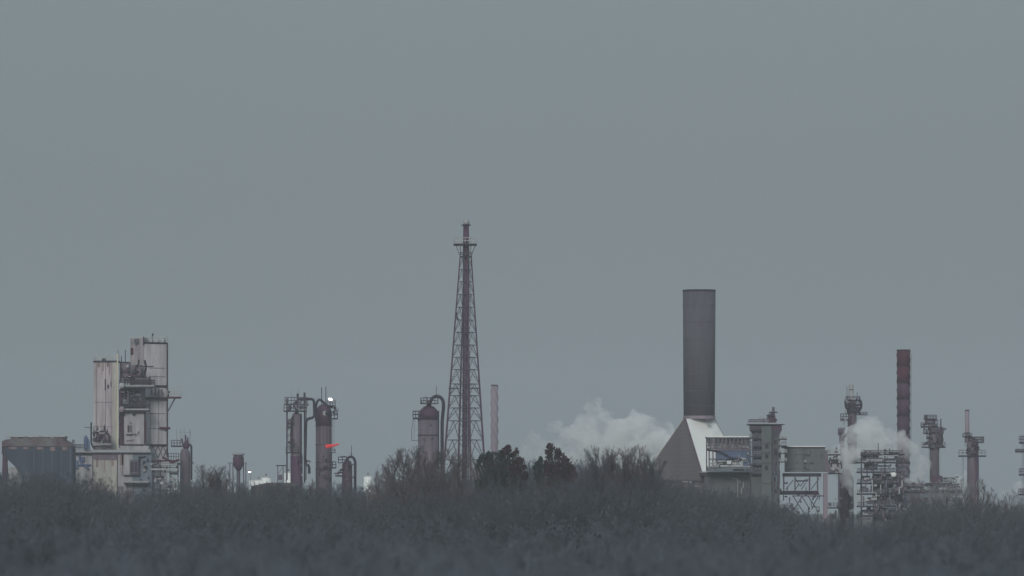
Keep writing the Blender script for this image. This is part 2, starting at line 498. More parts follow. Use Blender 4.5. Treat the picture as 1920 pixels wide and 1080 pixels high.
e = t.part("pipe", 'dark'); e.pipe([(248, 722, -5.6), (248, 708, -5.6), (239, 708, -5.6)], 0.35)
win = t.part("door", 'panel'); win.box(239, 250, 796, 814, -3.8, -3.52)
t.part("door_opening", 'dark', win).box(240.5, 244.5, 798, 811, -3.9, -3.82)
t.part("door_opening", 'steel', win).box(245.5, 249.2, 798, 811, -3.9, -3.82)
t.part("door_sill", 'dark').box(238, 250, 814.2, 816, -4.3, -3.52)
t.part("wall_edge", 'dark').box(234, 271, 833.2, 835.8, -4.1, -3.3)
m_ = t.part("mast", 'dark'); m_.bar((235, 681, 0), (235, 656, 0), 0.2)
m_ = t.part("mast", 'dark'); m_.bar((228, 681, 0), (228, 668, 0), 0.2)
t.part("roof_edge", 'dark').box(224.5, 243, 678.5, 680.8, -1.1, 5)
t.clutter(228, 272, 682, 716, -3.6, -1.6, 26, 41)
t.clutter(232, 268, 729, 760, -3.4, -1.9, 18, 42)
t.clutter(224, 234, 730, 834, -3.6, -2.6, 12, 43, ('rust', 'plum', 'dark', 'pink'), .15)
t.clutter(236, 268, 774, 828, -4.0, -3.6, 6, 44, ('stain', 'steel', 'dark'), .12)
t.clutter(240, 284, 700, 714, -6.0, -5.0, 9, 45)
for yy in (733, 742, 751): t.part("recess_shade", 'dark').box(244, 265, yy, yy + 3.2, -1.9, -1.52)  # dark strips on the wall paint the shade of recesses
t.done()

# machinery on the roof
t = Thing("machinery_skid", "plum clutter of valves and vessels on the low roof before the left pale tower", "machinery", 190, 1948)
t.part("base_frame", 'dark').box(173, 209, 836, 838.6, -2, 1.5)
t.part("casing", 'plum').box(175, 197, 814, 829, -1, 1.5)
t.part("casing", 'mauve').box(198, 208, 817, 834, -1, 1.5)
for i, (x, h) in enumerate(((178, 806), (183, 798), (190, 808), (196, 796), (201, 803))):
    v = t.part("valve_stack", 'dark'); v.lathe(x, [(816, 1.8), (812, 2.2), (h+5, 1.5), (h+4, .8), (h, .7)], -0.3, 10)
pp = t.part("pipe", 'dark'); pp.pipe([(174, 812, -1.3), (194, 808, -1.3), (205, 815, -1.3), (206, 830, -1.3)], 0.3)
pp = t.part("pipe", 'pale'); pp.pipe([(176, 833, -1.6), (209, 833, -1.6)], 0.25)
t.part("post", 'dark').bar((176, 838, -1), (176, 800, -1), .12)
t.part("post", 'dark').bar((206, 838, -1), (206, 810, -1), .12)
t.clutter(174, 206, 806, 832, -1.9, -1.1, 16, 46, ('dark', 'plum', 'steel', 'pale'), .16)
lg = t.part("leg", 'steel'); lg.box(176, 179, 838.7, 843.3, -1.5, 1); 
lg = t.part("leg", 'steel'); lg.box(202, 205, 838.7, 843.3, -1.5, 1)
t.done()

t = Thing("vent_mast", "black pipe mast with a side arm beside the small blue tank", "pipe", 171, 1946)
t.part("mast", 'dark').pipe([(171, 792, 0), (171, 832, 0), (175, 839, 0), (178, 843.2, 0)], 0.3)
t.part("arm", 'dark').bar((158, 801, 0), (171, 802, 0), 0.16)
t.done()

t = Thing("blue_tank", "small upright blue tank with a bent outlet on the left end of the low roof", "tank", 162, 1944)
t.part("shell", 'blue', smooth=True).lathe(161, [(843, 3), (842, 4), (823, 4), (818, 2.5), (816, 1)], 0, 20)
t.part("outlet_pipe", 'blue').pipe([(164, 822, 0), (167, 828, 0), (167, 843, 0)], 0.3)
t.part("ladder", 'pale').ladder(156, 818, 843, 0, 1, False)
t.done()

# pipe rack to the right
t = Thing("pipe_rack", "steel pipe rack of dark and rust pipes beside the tallest pale tower", "pipe rack", 305, 1930)
for x, yb in ((318, 1040), (333, 1040), (286, 1040), (300, 1040)):
    lg = t.part("post", 'dark'); lg.box(x, x + 1.6, 862, yb, -.3, .3)
bm = t.part("beam", 'dark')
for yy in (868, 876, 884, 905, 919): bm.box(285, 335, yy, yy + 1.4, .31, .7)
for i, (yy, m) in enumerate(((864, 'rust'), (871, 'pale'), (880, 'pale'), (888, 'dark'), (897, 'pale'), (908, 'pale'))):
    pp = t.part("pipe", m); pp.pipe([(283 if i < 3 else 318, yy, -1), (334, yy, -1)], 0.42 if i % 2 else 0.3)
pp = t.part("pipe", 'rust'); pp.pipe([(305, 858, -1.5), (316, 862, -1.5), (322, 868, -1.5), (336, 862, -1.5)], 0.4)
pp = t.part("pipe", 'pale'); pp.pipe([(324, 890, -1.6), (328, 905, -1.6), (322, 925, -1.6), (330, 935, -1.6)], 0.4)
rl = t.part("railing", 'steel'); rl.rail(316, 335, 862, 12, -1, 1, 0.08, 5)
t.clutter(286, 334, 862, 915, -1.4, -.6, 26, 47)
t.done()

# vented column with candelabra of small pipes
t = Thing("vented_column", "short mauve column topped by a cluster of thin vent pipes, right of the pale towers", "column", 346, 1940)
t.part("shell", 'mauve', smooth=True).lathe(347, [(1010, 9.5), (852, 9.5), (845, 8), (841, 5)], 0)
t.part("top_valve", 'plum', smooth=True).lathe(349, [(844, 3), (838, 6), (832, 5), (826, 2)], 0, 16)
for x0, x1, yt in ((341, 344, 822), (348, 350, 815), (352, 354, 820)):
    v = t.part("vent", 'plum'); v.pipe([(x1, 836, 0), (x0, 826, 0), (x0, yt, 0)], 0.28)
for x, yt in ((331, 803), (339, 802), (345, 801), (355, 805), (357, 806)):
    v = t.part("vent_rod", 'steel'); v.bar((x, 838, .6), (x, yt, .6), 0.07)
t.part("crossbar", 'steel').bar((335, 810, .6), (357, 811, .6), 0.06)
pp = t.part("downcomer", 'dark'); pp.pipe([(350, 834, -.5), (359, 834, -.5), (359, 900, -.5)], 0.38)
dk = t.deck(321, 343, 835.5, -2, 1.8, 2.6, 10, 'dark', 'steel', 0.08, 6)
t.part("side_valve", 'dark').box(358, 363.5, 867, 869, -1, 1)
t.done()

# wide dark overhanging block at the left edge
t = Thing("elevated_silo", "wide dark blue flat-topped block with a rusty mottled rim at the left edge", "silo", 72, 1900)
def extrude(part_, pts, y0, y1):
    b = len(part_.V); n = len(pts)
    for y in (y0, y1):
        for px, py in pts: part_.V.append(part_.P(px, py, y))
    part_.F.append(tuple(range(b, b + n))); part_.F.append(tuple(range(b + n, b + 2 * n))[::-1])
    for i in range(n):
        j = (i + 1) % n
        part_.F.append((b + i, b + n + i, b + n + j, b + j))
extrude(t.part("body", 'navy'), [(8, 838), (138, 838), (139, 960), (40, 960), (38, 886), (32, 876), (26, 870), (17, 862), (10, 855)], -6, 9)
rim_ = [(7, 838)]; rr_ = random.Random(4)
for i in range(27):
    x = 7 + i * 4.8; e_ = max(0, 5 - i) ** 1.6 * .6 + max(0, i - 22) ** 1.5 * 1.2
    rim_.append((x + rr_.uniform(-1, 1), 821 + e_ + rr_.uniform(-1.6, 1.6)))
rim_.append((139, 838))
extrude(t.part("rim", 'mottle'), [(x, min(y, 837)) for x, y in rim_], -6.6, 9.5)
for x, w__, h_ in ((22, 9, 3), (41, 12, 2), (60, 6, 4), (82, 11, 3), (104, 14, 3), (118, 7, 2)): t.part("roof_unit", 'mottle').box(x, x + w__, 820.5 - h_ * .5, 824, -4, 2)
for x in range(66, 138, 17): t.part("cladding_rib", 'bluegrey').box(x, x + .7, 839, 958, -6.12, -6.003)
for x in (20, 47, 72, 97, 120): t.part("wall_stain", 'stain').box(x, x + rr_.uniform(6, 14), 838.3, 838.3 + rr_.uniform(3, 9), -6.15, -6.01)
for x0, x1 in ((12, 50), (52, 76), (80, 124)): t.part("coping", 'pale').box(x0, x1, 817.6, 819.6, -5, 8)
t.part("bracket", 'rust').box(5, 14, 836, 852, -3, 3)
lg = t.part("leg", 'plum'); extrude(lg, [(6, 852), (13, 852), (16, 960), (2, 960)], -2, 2)
t.part("low_wall", 'panel2').box(17, 39.5, 876, 960, -4, 6)
t.done()

# ================================================================== hopper tank, low tanks, lamp
t = Thing("hopper_tank", "small conical-bottomed tank on legs, between the pale towers and the twin columns", "tank", 447, 2000)
t.part("shell", 'plum', smooth=True).lathe(447, [(884, 2), (879, 6), (872, 10), (858, 10.5), (857, 10)], 0)
t.part("roof_rim", 'slab').lathe(447, [(853, 12), (850.5, 12), (849.5, 10)], 0)
t.part("neck", 'steel').lathe(447, [(857, 9), (853, 9)], 0)
t.part("hopper_outlet", 'steel').pipe([(447, 883, 0), (447, 960, 0)], 0.7)
for x, yy in ((431, 0), (461, 0), (436, 3), (456, 3)):
    lg = t.part("leg", 'steel'); lg.box(x - .9, x + .9, 868, 1000, yy - .2, yy + .2)
bm = t.part("beam", 'dark'); bm.bar((426, 868, 0), (436, 868, 0), 0.15); bm = t.part("beam", 'dark'); bm.bar((456, 868, 0), (463, 868, 0), 0.15); bm = t.part("beam", 'dark'); bm.bar((436, 868, 3), (456, 868, 3), .15)
t.done()

t = Thing("floodlight_mast", "lit white floodlight on a thin mast just right of the elevated hopper tank", "lamp", 469, 1980)
t.part("mast", 'steel').bar((470, 887, 0), (472, 1000, 0), 0.12)
h = t.part("lamp_head", 'dark'); h.box(465, 471, 882, 883.4, -.8, .6)
t.part("bulb", 'lamp', h).box(465.5, 470.5, 883.6, 886, -.9, .4)
t.done()
def low_tank(px, r, yt, D, lab, mat='white'):
    t = Thing("storage_tank", lab, "tank", px, D, "low storage tanks behind the trees")
    t.part("shell", mat, smooth=True).lathe(px, [(t.gpy, r), (yt + 2.5, r)], 0, 32)
    t.part("roof", 'pale').lathe(px, [(yt + 2.5, r + .3), (yt, r * .35), (yt - .6, 1)], 0, 32)
    t.part("roof_vent", 'steel').lathe(px, [(yt, 1), (yt - 3, 1), (yt - 3.4, 1.6), (yt - 4.2, 1.6)], 0, 8)
    t.done()
low_tank(485, 18, 898, 2250, "low pale storage tank seen just above the hedge right of the hopper tank")
low_tank(499, 9, 893, 2240, "smaller pale storage tank between the hopper tank and the twin columns")
low_tank(541, 8, 884, 2100, "white domed tank at the foot of the left twin column")
low_tank(690, 8, 891, 2150, "small round-topped tank between the gooseneck vessel and the tree clump")

t = Thing("shed", "low brown-roofed shed half hidden by the hedge left of the twin columns", "shed", 520, 1960)
t.part("wall", 'brown').box(472, 560, 912, 1000, -3, 6)
t.part("roof", 'brown').prism([(470, -3.5), (562, -3.5), (562, 6.5), (470, 6.5)], 905, 911.9, [(500, 1), (560, 1), (560, 2), (500, 2)])
t.done()

t = Thing("steel_frame", "small square steel frame at the left foot of the twin columns", "frame", 528, 1990)
for x in (520, 530, 536): t.part("post", 'steel').box(x, x + 1.6, 874, 1000, -.3, .3)
t.part("beam", 'dark').box(518, 539, 872, 874, -.5, .5)
t.part("brace", 'steel').bar((521, 890, 0), (530, 875, 0), 0.12)
t.part("casing", 'steel').box(520, 529, 890, 900, -.4, 1)
t.done()

# ================================================================== twin columns
t = Thing("distillation_column", "slim plum column in a steel frame, left of the twin pair, with a looping pipe", "column", 555, 2000)
t.part("shell", 'mauve', smooth=True).lathe(556, [(1000, 11), (852, 11), (850, 9.3), (782, 9.3), (776, 7), (773, 3)], 0)
t.part("skirt", 'plum', smooth=True).lathe(556, [(1000, 11.4), (855, 11.4)], 0)
t.part("side_pipe", 'dark').pipe([(550, 780, -1.5), (547, 792, -1.5), (547, 848, -1.5)], 0.45)
t.part("side_pipe", 'dark').pipe([(565, 776, -2), (565, 870, -2)], 0.3)
t.part("overhead_pipe", 'dark', smooth=True).pipe([(556, 778, -1), (556, 749, -1), (589, 748, -1), (590, 783, -1), (574, 786, -1), (572, 866, -1), (580, 874, -1), (580, 888, -1)], 0.52)
t.part("riser", 'dark').pipe([(571, 740, 0.5), (571, 905, 0.5)], 0.28)
t.part("post", 'dark').box(537, 539.4, 747, 900, -.4, .4)
t.part("post", 'dark').box(572.6, 574.2, 747, 900, 2, 2.4)
t.part("post", 'steel').box(536, 537.6, 747, 900, 3, 3.4)
v = t.part("vent", 'dark'); v.pipe([(558, 776, 0), (558, 738, 0)], 0.36)
v = t.part("vent", 'dark'); v.pipe([(571, 747, 0), (571, 736, 0)], 0.36)
v = t.part("vent_rod", 'steel'); v.bar((560, 745, 0), (560, 729, 0), 0.06)
v = t.part("vent_rod", 'steel'); v.bar((546, 745, 0), (546, 732, 0), 0.06)
for x0, x1, yy, h in ((534, 576, 757, 12), (532, 575, 770, 11), (538, 552, 794, 8), (536, 565, 848, 10)):
    t.deck(x0, x1, yy, -2.4, 3.2, 2, h, 'dark', 'steel', 0.075, 6)
br = t.part("bracing", 'dark')
for a, c in (((538, 794), (548, 782)), ((538, 770), (546, 758)), ((574, 770), (566, 760)), ((538, 836), (556, 836)), ((538, 820), (549, 808))): br.bar((a[0], a[1], 1), (c[0], c[1], 1), 0.16)
t.part("nozzle", 'dark').bar((545, 821, -1), (549, 821, -1), 0.3)
t.part("nozzle", 'dark').bar((544, 840, -1.5), (552, 836, -1.5), 0.5)
t.part("ladder", 'steel').ladder(543, 797, 848, -1.5, 1.3)
t.clutter(538, 574, 748, 772, -2.6, -1.0, 14, 51)
t.clutter(540, 552, 776, 846, -2.4, -1.6, 9, 52, ('dark', 'plum'))
t.clutter(548, 582, 860, 900, -2.8, -2.3, 8, 53, ('dark', 'steel', 'pale'))
t.done()

t = Thing("distillation_column", "thick plum column with a lit lamp on top, right of the twin pair", "column", 608, 2010)
t.part("shell", 'mauve', smooth=True).lathe(607, [(1000, 15.5), (800, 15), (775, 14.8), (768, 13), (762, 9), (759, 4)], 0)
hd = t.part("top_head", 'plum', smooth=True); hd.lathe(607, [(798, 15.3), (776, 15.2), (768, 13.4), (761, 9.3), (758, 4)], 0)
for yy in (798, 833, 866, 879): bt = t.part("belt", 'plum'); bt.lathe(607, [(yy + 1.5, 16), (yy, 16)], 0)
rb = t.part("rib", 'dark')
for x in (600, 607, 613, 618): rb.bar((x, 802, -math.sqrt(max(0.1, 15.5**2 - (x-607)**2)) * .2), (x, 832, -math.sqrt(max(.1, 15.5**2 - (x-607)**2)) * .2), 0.1)
t.part("gooseneck", 'dark', smooth=True).pipe([(593, 790, -1), (593, 757, -1), (598, 748, -1), (604, 752, -1), (612, 760, -1), (625, 764, -1)], 0.45)
t.part("manway", 'dark', smooth=True).pipe([(614, 775, -2.4), (616, 775, -3.6)], 0.9)
t.part("manway_collar", 'pale').pipe([(609, 775, -2.2), (610, 775, -3.0)], 0.9)
t.part("nozzle", 'dark').pipe([(612, 863, -2.6), (614, 862, -3.6)], 0.6)
m_ = t.part("mast", 'dark'); m_.bar((603, 760, 0), (603, 726, 0), 0.2)
m_ = t.part("mast", 'dark'); m_.bar((611, 760, 0), (611, 725, 0), 0.2)
t.deck(613, 629, 760, -2, 2, 2, 9, 'dark', 'steel', 0.08, 5)
t.deck(621, 633, 784, -2, 2, 2.4, 12, 'dark', 'dark', 0.1, 6)
t.deck(617, 630, 876, -2, 2, 2.6, 10, 'dark', 'dark', 0.1, 6)
t.deck(621, 629, 848, -1.5, 1.5, 1.6, 6, 'dark', 'steel', 0.08, 5)
t.part("ladder", 'steel').ladder(625, 786, 846, 0, 1.7)
t.part("downcomer", 'dark').pipe([(621, 850, -1), (621, 872, -1), (616, 882, -1), (615, 905, -1)], 0.35)
t.clutter(596, 622, 836, 900, -4.0, -3.2, 10, 54, ('dark', 'steel', 'plum'), .15)
t.clutter(612, 634, 762, 784, -1, 1, 6, 55, ('dark', 'steel'), .15)
lh = t.part("lamp_head", 'steel'); lh.bar((620, 760, -2), (620, 752, -2), 0.12)
t.part("bulb", 'lamp', lh).prism([(617, -2.8), (624.5, -2.8), (624.5, -1.6), (617, -1.6)], 746.5, 751, [(616, -2.6), (622, -2.6), (622, -1.8), (616, -1.8)])
t.done()

t = Thing("windsock", "small red windsock blowing from a thin pole on the thick twin column", "windsock", 610, 1990)
t.part("pole", 'steel').bar((612, 845, 0), (612, 834, 0), 0.08)
ws = t.part("sock", 'red'); 
tri_fan_tube(ws.V, ws.F, ws.P(611, 837.5, 0), ws.P(623, 836, -.2), 0.8, 0.62, 12); tri_fan_tube(ws.V, ws.F, ws.P(623, 836, -.2), ws.P(635, 832.5, 0), 0.5, 0.3, 12)
t.done()

t = Thing("gooseneck_column", "short plum vessel whose thick pipe arches over to its right, right of the twin columns", "column", 651, 1985)
t.part("shell", 'plum', smooth=True).lathe(651, [(1000, 10.5), (872, 9.5), (866, 7), (862, 3)], 0)
t.part("overhead_pipe", 'dark', smooth=True).pipe([(649, 868, 0), (651, 860, 0), (656, 856, 0), (662, 857, 0), (666, 864, 0), (666, 905, 0), (666, 960, 0)], 0.5)
t.part("mast", 'dark').bar((659, 856, 0), (659, 835, 0), 0.14)
t.part("mast_flange", 'dark').bar((659, 853, 0), (659, 850, 0), 0.3)
t.deck(634, 650, 867, -2, 2, 1.6, 10, 'dark', 'dark', 0.1, 7)
t.part("tee_frame", 'steel').box(638, 650, 855, 857, -.2, .2)
t.part("nozzle", 'dark').pipe([(645, 880, -1.8), (638, 882, -1.8)], 0.45)
t.part("nozzle", 'dark').pipe([(648, 893, -2), (629, 892, -2)], 0.3)
t.part("manway", 'dark').pipe([(654, 875, -1.6), (657, 875, -2.4)], 0.5)
t.clutter(634, 664, 864, 900, -2.4, -2.0, 9, 56, ('dark', 'steel', 'plum'), .15)
t.part("inlet_pipe", 'rust').pipe([(627, 888, -1), (642, 886, -1)], 0.25)
t.done()

# ================================================================== domed vessel by the lattice tower
t = Thing("domed_vessel", "wide plum vessel with a domed top, left of the lattice tower", "vessel", 803, 1950)
t.part("shell", 'mauve', smooth=True).lathe(803, [(1000, 19.5), (785, 19.2)], 0)
t.part("dome", 'plum', smooth=True).lathe(804, [(786, 18.8), (775, 18.5), (768, 15.5), (763, 10), (760, 4), (759, 1)], 0)
for yy in (785, 815): bt = t.part("belt", 'dark'); bt.lathe(803, [(yy + 2, 20), (yy, 20)], 0)
t.part("overhead_pipe", 'dark', smooth=True).pipe([(805, 762, 0), (807, 752, 0), (812, 744, 0), (822, 742, 0), (830, 748, 0), (832, 760, 0), (829, 790, 0), (829, 870, 0), (829, 940, 0)], 0.62)
t.part("mast", 'dark').bar((818, 742, 0), (818, 723, 0), 0.13)
t.ring_deck(805, 756, 17, 1.6, 10, 0, 'dark', 'dark', 0.1)
t.deck(774, 790, 783, -3, 3, 3, 12, 'dark', 'dark', 0.1, 6)
lc = t.part("ladder_cage", 'dark'); lc.bar((775, 786, 0), (772, 808, 0), 0.12); lc.bar((772, 808, 0), (772, 826, 0), 0.12); lc.bar((772, 826, 0), (784, 826, 0), 0.12); lc.bar((778, 786, 0), (776, 826, 0), .06); lc.bar((778, 806, 0), (784, 806, 0), .06)
t.part("mast", 'dark').bar((797, 756, 0), (797, 741, 0), 0.08)
t.clutter(790, 816, 745, 757, -2, 1, 6, 57, ('dark', 'steel'), .15)
t.clutter(788, 818, 790, 860, -4.2, -3.9, 6, 58, ('steel', 'plum'), .14)
t.part("support_column", 'dark').box(821, 823.6, 770, 1000, -1, -.4)
t.done()

# ================================================================== lattice flare tower
t = Thing("flare_tower", "tall tapering steel lattice tower with a central riser and a railed platform near its tip", "tower", 871, 1900)
levels = [482, 505, 528, 552, 576, 600, 623, 647, 670, 693, 720, 742, 765, 789, 825, 862, 905, 950, t.gpy]
def half(py): return 10.5 + (py - 482) * 0.0705
def cxl(py): return 873.5 - (py - 450) * 0.0068
def corner(i, py, f=1.0):
    a = R(17 + 90 * i)
    r = half(py) / math.cos(R(17)) * f
    return (cxl(py) + r * math.cos(a), py, r * t.s * math.sin(a))
for i in range(4):
    lg = t.part("leg", 'plum')
    tri_fan_tube(lg.V, lg.F, lg.P(*corner(i, levels[0])), lg.P(*corner(i, levels[-1])), 0.22, 0.46, 8)
for i in range(4):
    br = t.part("bracing", 'steel')
    for k in range(len(levels) - 1):
        a, b = levels[k], levels[k+1]
        w_ = 0.095 + 0.05 * k / len(levels)
        A0, A1, B0, B1 = corner(i, a), corner(i+1, a), corner(i, b), corner(i+1, b)
        br.bar(A0, A1, w_ * 1.5)
        mid = tuple((A0[q] + A1[q]) / 2 for q in range(3))
        br.bar(B0, mid, w_); br.bar(B1, mid, w_)
        q1 = tuple((B0[q] + mid[q]) / 2 for q in range(3)); q2 = tuple((B1[q] + mid[q]) / 2 for q in range(3))
        if k > 8:
            br.bar(q1, tuple((A0[q]+B0[q])/2 for q in range(3)), w_*.7); br.bar(q2, tuple((A1[q]+B1[q])/2 for q in range(3)), w_*.7)
rs = t.part("riser", 'plum', smooth=True)
tri_fan_tube(rs.V, rs.F, rs.P(874, 480), rs.P(cxl(t.gpy) + 1, t.gpy), 0.80, 0.80, 14)
rs = t.part("pilot_pipe", 'dark'); tri_fan_tube(rs.V, rs.F, rs.P(869, 485, -.5), rs.P(866.5, t.gpy, -.8), 0.14, 0.16, 6)
rs = t.part("pilot_pipe", 'dark'); tri_fan_tube(rs.V, rs.F, rs.P(879, 485, -.5), rs.P(877.5, t.gpy, -.8), 0.2, 0.26, 6)
ld = t.part("ladder", 'steel'); ld.ladder(882, 490, 600, .8, .9, False)
guide = t.part("riser_guide", 'dark')
for py in levels[1:-1]:
    guide.bar(corner(0, py), corner(2, py), 0.09); guide.bar(corner(1, py), corner(3, py), 0.09)
    guide.lathe(cxl(py) + .5, [(py + 1, 5.6), (py - 1, 5.6)], 0, 10)
t.part("flare_tip", 'plum', smooth=True).lathe(874, [(482, 6.2), (445, 5.6), (424, 5.2)], 0, 16)
t.part("tip_flange", 'dark').lathe(874, [(424, 4.6), (422.6, 9), (421.4, 9), (420, 5)], 0, 16)
t.part("wind_shield", 'pale').lathe(874.5, [(420, 5), (417, 6), (413, 5)], 0, 16)
t.deck(850.5, 894, 457.5, -4, 4, 2.6, 11, 'dark', 'pale', 0.085, 7)
t.deck(862, 885, 480.5, -2.2, 2.2, 2.2, 7, 'dark', 'steel', 0.07, 6)
for sx in (-1, 1):
    for y in (-2, 2): st = t.part("bracket", 'steel'); st.bar((873 + sx * 18, 460, y), (873 + sx * 10.5, 480, y), 0.12); st.bar((873 + sx * 10, 460, y), (873 + sx * 9, 480, y), 0.14)
t.part("floodlight_bracket", 'dark').pipe([(857, 586, 0), (855, 592, 0), (859, 599, 0)], 0.3)
for py, x0, x1 in ((728, 842, 902),): 
    q = t.part("catwalk", 'dark'); q.box(841, 861, 727, 729, -.8, .8); q.box(879, 899, 727, 729, -.8, .8)
t.done()

# ================================================================== far straked stack
def straked_stack(name, lab, px, D, r0, r1, yt, yb, mat, turns, w_, bands=()):
    t = Thing(name, lab, "chimney", px, D)
    if bands:
        ys = [yt] + [b[0] for b in bands]
        for i, (ye, m) in enumerate(bands):
            a = ys[i]
            ra = r1 + (r0 - r1) * (a - yt) / (yb - yt); rb_ = r1 + (r0 - r1) * (ye - yt) / (yb - yt)
            t.part("shaft_band", m, smooth=True).lathe(px, [(ye, rb_), (a + .3, ra)], 0)
    else:
        t.part("shaft", mat, smooth=True).lathe(px, [(yb, r0), (yt, r1)], 0)
    for st_ in range(3):
        f = t.part("strake", mat if not bands else 'plum')
        N = 90; b = None
        for i in range(N + 1):
            py = yt + 3 + (yb - yt - 3) * i / N
            r = r1 + (r0 - r1) * (py - yt) / (yb - yt)
            a = 2 * math.pi * (turns * i / N + st_ / 3)
            for rr in (r * .98, r + w_):
                for dz in (-.35, .35):
                    P_ = f.P(px + rr * math.cos(a), py + dz, rr * t.s * math.sin(a)); f.V.append(P_)
            if i:
                c = len(f.V) - 8
                f.F += [(c+2, c+6, c+7, c+3), (c, c+4, c+6, c+2), (c+1, c+3, c+7, c+5)]
    t.part("rim", 'dark').lathe(px, [(yt + 1.5, r1 + .6), (yt - .5, r1 + .6)], 0)
    return t
straked_stack("chimney", "slender pale mauve stack with spiral strakes just right of the lattice tower", 927, 2600, 6.6, 6.2, 722, HZ + 12/.26, 'pink', 4.2, 1.5).done()

# ================================================================== big stack on its pyramid hood
t = Thing("chimney", "huge wide dark brown-grey stack rising from a pyramid-shaped hood", "chimney", 1311, 2050)
t.part("shaft", 'stack', smooth=True).lathe(1311, [(779.5, 29.3), (545, 30.8)], 0, 64)
for yy in (572, 604, 637, 668, 702, 733, 760): t.part("hoop", 'steel').lathe(1311, [(yy + .8, 31.2 - (yy - 545) * .0064), (yy - .4, 31.2 - (yy - 545) * .0064)], 0, 64)
t.part("rim", 'dark').lathe(1311, [(547, 31.1), (543.5, 31.1)], 0, 64)
t.part("collar", 'pink').lathe(1311, [(785.5, 30.4), (779.6, 30.4)], 0, 64)
L, N_, Rr, Fc = (1192, 5), (1322, -14), (1412, 6), (1300, 24)
top = [(1281.5, 0.5), (1284, -6.5), (1341, 2), (1320, 6.5)]
def frust(part_, a0, a1, b0, b1, th=0.4):
    # one sloping wall with thickness, from bottom corners a0,a1 to top corners b0,b1
    b = len(part_.V)
    for (px, y), py in ((a0, 915), (a1, 915), (b1, 785.6), (b0, 785.6)): part_.V.append(part_.P(px, py, y))
    for (px, y), py in ((a0, 915), (a1, 915), (b1, 785.6), (b0, 785.6)): part_.V.append(part_.P(px, py, y + th))
    part_.F += [tuple(b + i for i in f) for f in ((0,1,2,3),(7,6,5,4),(0,4,5,1),(1,5,6,2),(2,6,7,3),(3,7,4,0))]
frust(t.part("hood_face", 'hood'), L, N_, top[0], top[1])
rf = t.part("hood_face", 'white'); frust(rf, N_, Rr, top[1], top[2])  # the brightness of this side is put into its white colour
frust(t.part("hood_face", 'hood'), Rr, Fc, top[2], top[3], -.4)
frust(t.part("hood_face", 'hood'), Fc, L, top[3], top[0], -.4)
ar = t.part("hood_arris", 'plum'); ar.bar((N_[0], 915, N_[1] - .1), (top[1][0], 785.6, top[1][1] - .1), 0.35)
ar = t.part("hood_arris", 'yellow'); ar.bar((L[0], 915, L[1] - .1), (top[0][0], 786, top[0][1] - .1), 0.2)
cr = t.part("bracket", 'steel'); cr.box(1322, 1330, 786, 790, -7.5, -6); 
t.done()

# hall under the hood
t = Thing("boiler_hall", "long dull grey hall under the pyramid hood, half lost behind the trees", "building", 1340, 2040)
t.part("wall", 'hood').box(1212, 1318, 905, t.gpy, -15.5, 22)
t.part("wall", 'concrete').box(1318.3, 1404.8, 893, t.gpy, -16, 22)
t.clutter(1322, 1402, 896, 985, -16.9, -16.2, 22, 70, ('steel', 'bluegrey', 'concrete', 'slab'), .2)
t.clutter(1236, 1312, 900, 975, -16.3, -15.7, 12, 71, ('steel', 'hood', 'slab'), .18)
t.part("roof_edge", 'dark').box(1230, 1317, 901, 904.8, -15.9, 22.3)
t.part("roof_slab", 'slab').box(1311, 1440, 884.5, 886.5, -17, 20)
t.part("roof_edge", 'dark').box(1311, 1440, 886.6, 892.6, -16.6, 20)
for x in (1324, 1350, 1378, 1398): t.part("pilaster", 'steel').box(x, x + 2, 893, 990, -16.4, -16.01)
t.part("duct", 'pale').pipe([(1370, 898, -17), (1379, 898, -17), (1380, 905, -17), (1380, 955, -17)], 0.2)
t.part("vent_slot", 'pale').box(1276, 1296, 903, 904.4, -16.2, -15.95)
t.part("vent_slot", 'pale').box(1306, 1313, 915, 917, -15.9, -15.51)
t.done()

# open conveyor gallery
t = Thing("open_gallery", "open steel gallery with rows of square openings, right of the pyramid hood", "gallery", 1363, 2030)
t.part("roof_beam", 'white').box(1321, 1406, 818.6, 820.8, -16, -8)
t.part("roof_edge", 'dark').box(1321, 1406, 820.9, 823, -15.9, -8)
for x in (1321, 1333): t.part("post", 'dark' if x == 1321 else 'pink').box(x, x + 2, 823.1, 884, -16, -15.5)
pst = t.part("mullions", 'steel')
for i in range(11): pst.box(1328 + i * 7.2, 1331.2 + i * 7.2, 823.1, 842, -15.9, -15.6)
for yy in (829, 835, 841): pst.box(1323.2, 1405, yy, yy + 1.6, -15.55, -15.3)
t.part("bright_backing", 'white').box(1323.2, 1405, 823.2, 842.8, -10, -9.6)  # white colour stands in for bright sky seen through the openings
t.part("wall", 'blue').prism([(1340, -15.5), (1405, -15.5), (1405, -9), (1340, -9)], 845, 864, [(1340, -15.5), (1405, -15.5), (1405, -9), (1340, -9)])
t.part("fascia", 'mauve').box(1338, 1405, 842.9, 845.5, -15.8, -9)
t.part("conveyor", 'dark').pipe([(1323, 844, -15.8), (1346, 848, -15.8), (1362, 856, -15.8)], 0.4)
t.part("conveyor", 'dark').pipe([(1362, 858, -15.8), (1375, 861, -15.8), (1389, 862, -15.8)], 0.4)
t.part("lower_wall", 'blue').box(1391, 1405, 864.2, 874, -15.6, -9)
t.part("lower_wall", 'bluegrey').box(1323.2, 1405, 876, 884, -15.4, -9)
t.part("beam", 'pale').box(1323.2, 1440, 873.9, 875.9, -15.9, -15.2)
for x in (1327, 1334, 1341): t.part("pipe_riser", 'pink').pipe([(x, 843, -15), (x, 876, -15)], 0.3)
t.clutter(1326, 1402, 824, 842, -15.2, -11, 10, 61, ('steel', 'dark', 'pale'), .15)
